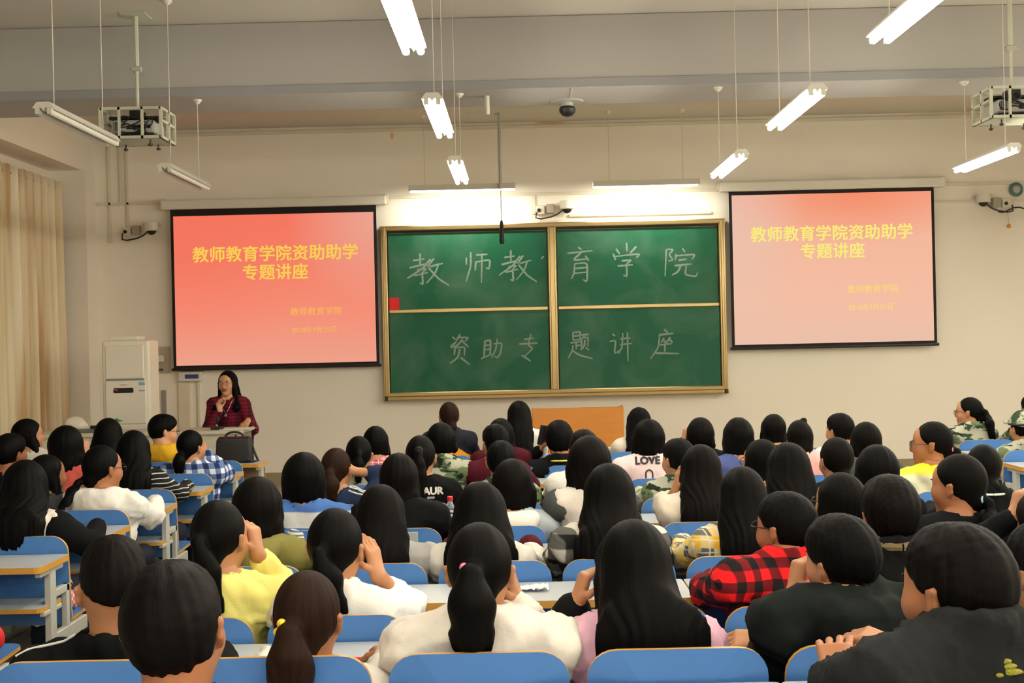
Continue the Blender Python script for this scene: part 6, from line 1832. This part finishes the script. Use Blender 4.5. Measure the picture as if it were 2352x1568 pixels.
bm = BM(); lathe(bm, [(0.0135, 0.126), (0.0145, 0.128), (0.0145, 0.146), (0.012, 0.149)], 16); smooth(obj('cap', bm, mat('red bottle cap', lin(214, 26, 34), 0.35), bt), 30)
# striped pouch with black case, sixth row
c = P(676, 1285, 5.6)
po = blob_mesh('striped_pouch', (P(672, 1250, 5.62).x, 5.66, 0.76 + 0.052), (0.045, 0.04, 0.065), stripes('grey pouch stripes', lin(196, 200, 196), lin(92, 98, 100), 0.018, 0.55), 8)
tag(po, 'grey striped drawstring pouch lying on the sixth-row desk', 'pouch')
cs = obj('glossy_case', box(BM(), -0.026, 0.026, -0.02, 0.02, 0, 0.085, 0.015, 3), mat('glossy black', lin(16, 16, 18), 0.12), loc=(P(688, 1285, 5.56).x, 5.56, 0.762)); smooth(cs); cs.rotation_euler = (0.0, 0.15, 0.3)
tag(cs, 'glossy black case standing before the striped pouch', 'case')
# grey folder
fo = obj('grey_folder', box(BM(), -0.04, 0.04, -0.008, 0.008, 0, 0.075, 0.003), mat('grey folder', lin(150, 156, 158), 0.4), loc=(P(940, 1255, 5.74).x, 5.74, 0.761)); fo.rotation_euler = (-0.12, 0, 0)
tag(fo, 'small grey folder propped on the sixth-row desk', 'folder')
# crumpled tissue on the seventh-row desk
bm = BM(); n = 14; g_ = []
rt_ = random.Random(9)
for i in range(n + 1):
    g_.append([bm.verts.new(((i / n - 0.5) * 0.11, (j / 8 - 0.5) * 0.075, 0.003 + 0.018 * abs(math.sin(i * 0.9 + j * 1.3)) * (0.4 + 0.6 * i / n) + rt_.uniform(0, 0.004))) for j in range(9)])
for i in range(n):
    for j in range(8): bm.faces.new((g_[i][j], g_[i+1][j], g_[i+1][j+1], g_[i][j+1]))
ts = smooth(obj('tissue', bm, mat('tissue paper', lin(236, 232, 220), 0.9), loc=(P(1226, 1347, 4.72).x, 4.72, 0.761)), 80); ts.modifiers.new('t', 'SOLIDIFY').thickness = 0.001
tag(ts, 'crumpled white tissue on the empty seventh-row desk', 'tissue')
# open book, fourth row
c = P(1236, 1124, 7.45)
bk = empty('open_book', (c.x, 7.45, 0.76)); tag(bk, 'open book with pale green pages on a fourth-row desk', 'book'); bk.rotation_euler = (0, 0, 0.2)
for s in (-1, 1):
    bm = BM(); box(bm, 0 if s > 0 else -0.09, 0.09 if s > 0 else 0, -0.07, 0.07, 0.0, 0.012, 0.003); o = obj('page_block', bm, mat('book page greenish', lin(198, 206, 178), 0.7), bk); o.rotation_euler = (0, -0.08 * s, 0)
# red strap on the eighth-row desk
bm = BM()
prev = None
for i in range(15):
    t = i / 14; x = -0.06 + 0.13 * t; y = 0.03 * math.sin(t * 2.5) ; w = 0.011
    a = [bm.verts.new((x, y + w, 0.001)), bm.verts.new((x, y - w, 0.001)), bm.verts.new((x, y + w, 0.004)), bm.verts.new((x, y - w, 0.004))]
    if prev:
        for (p_, q_) in ((0, 1), (1, 3), (3, 2), (2, 0)): bm.faces.new((prev[p_], prev[q_], a[q_], a[p_]))
    else: bm.faces.new((a[0], a[1], a[3], a[2]))
    prev = a
bm.faces.new((prev[0], prev[2], prev[3], prev[1])); bmesh.ops.recalc_face_normals(bm, faces=bm.faces[:])
st_ = obj('red_strap', bm, mat('red webbing', lin(206, 24, 44), 0.6), loc=(P(845, 1527, 3.72).x, 3.72, 0.760)); st_.rotation_euler = (0, 0, -0.5)
tag(st_, 'red strap lying on the eighth-row desk', 'strap')
# black laptop bag on the front-left desk
c = P(540, 1058, 10.22)
lb = empty('laptop_bag', (c.x, 10.22, 0.76)); tag(lb, 'black laptop bag with dark red top standing on the front-left desk', 'bag')
M_BAG = mat('black nylon', lin(24, 25, 27), 0.6, bump=0.3, bscale=200)
bm = BM(); box(bm, -0.145, 0.135, -0.055, 0.055, 0.0, 0.205, 0.025, 3)
for v in bm.verts: v.co.x *= 1 + 0.10 * (0.2 - v.co.z) / 0.2
smooth(obj('body', bm, M_BAG, lb))
obj('top_flap', box(BM(), -0.13, 0.12, -0.04, 0.04, 0.198, 0.213, 0.006), mat('dark red lining', lin(70, 14, 24), 0.7), lb)
bm = BM(); tube(bm, [(0.075 * math.cos(a) - 0.005, 0.0, 0.205 + 0.045 * math.sin(a)) for a in [math.pi * k / 12 for k in range(13)]], 0.009, 8); obj('handle', bm, M_BAG, lb)
bm = BM(); tube(bm, [(0.125, 0, 0.18), (0.16, -0.01, 0.08), (0.19, -0.02, 0.015), (0.16, -0.06, 0.012), (0.11, -0.062, 0.03)], 0.010, 8); obj('shoulder_strap', bm, M_BAG, lb)
# jacket and packet left on the seats of the left block
jx = empty('folded_jacket', (-2.33, 5.17, 0.455)); tag(jx, 'red and striped folded sports jacket left on a seat, bottom left', 'jacket')
blob_mesh('red_body', (0.07, 0.02, 0.055), (0.09, 0.10, 0.07), mat('red jersey', lin(206, 22, 30), 0.7), 3, jx)
blob_mesh('striped_sleeve', (-0.05, -0.02, 0.06), (0.10, 0.09, 0.075), stripes('jacket stripes', lin(22, 26, 44), lin(222, 220, 214), 0.030, 0.55), 6, jx)
pk = blob_mesh('pink_packet', (P(176, 1362, 6.05).x - 0.04, 6.05, 0.455 + 0.045), (0.05, 0.05, 0.055), plaid('pink floral', lin(232, 170, 184), lin(214, 112, 138), lin(228, 206, 206), 0.035, 0.03), 12)
tag(pk, 'small pink packet on an empty seat beside the aisle', 'packet')
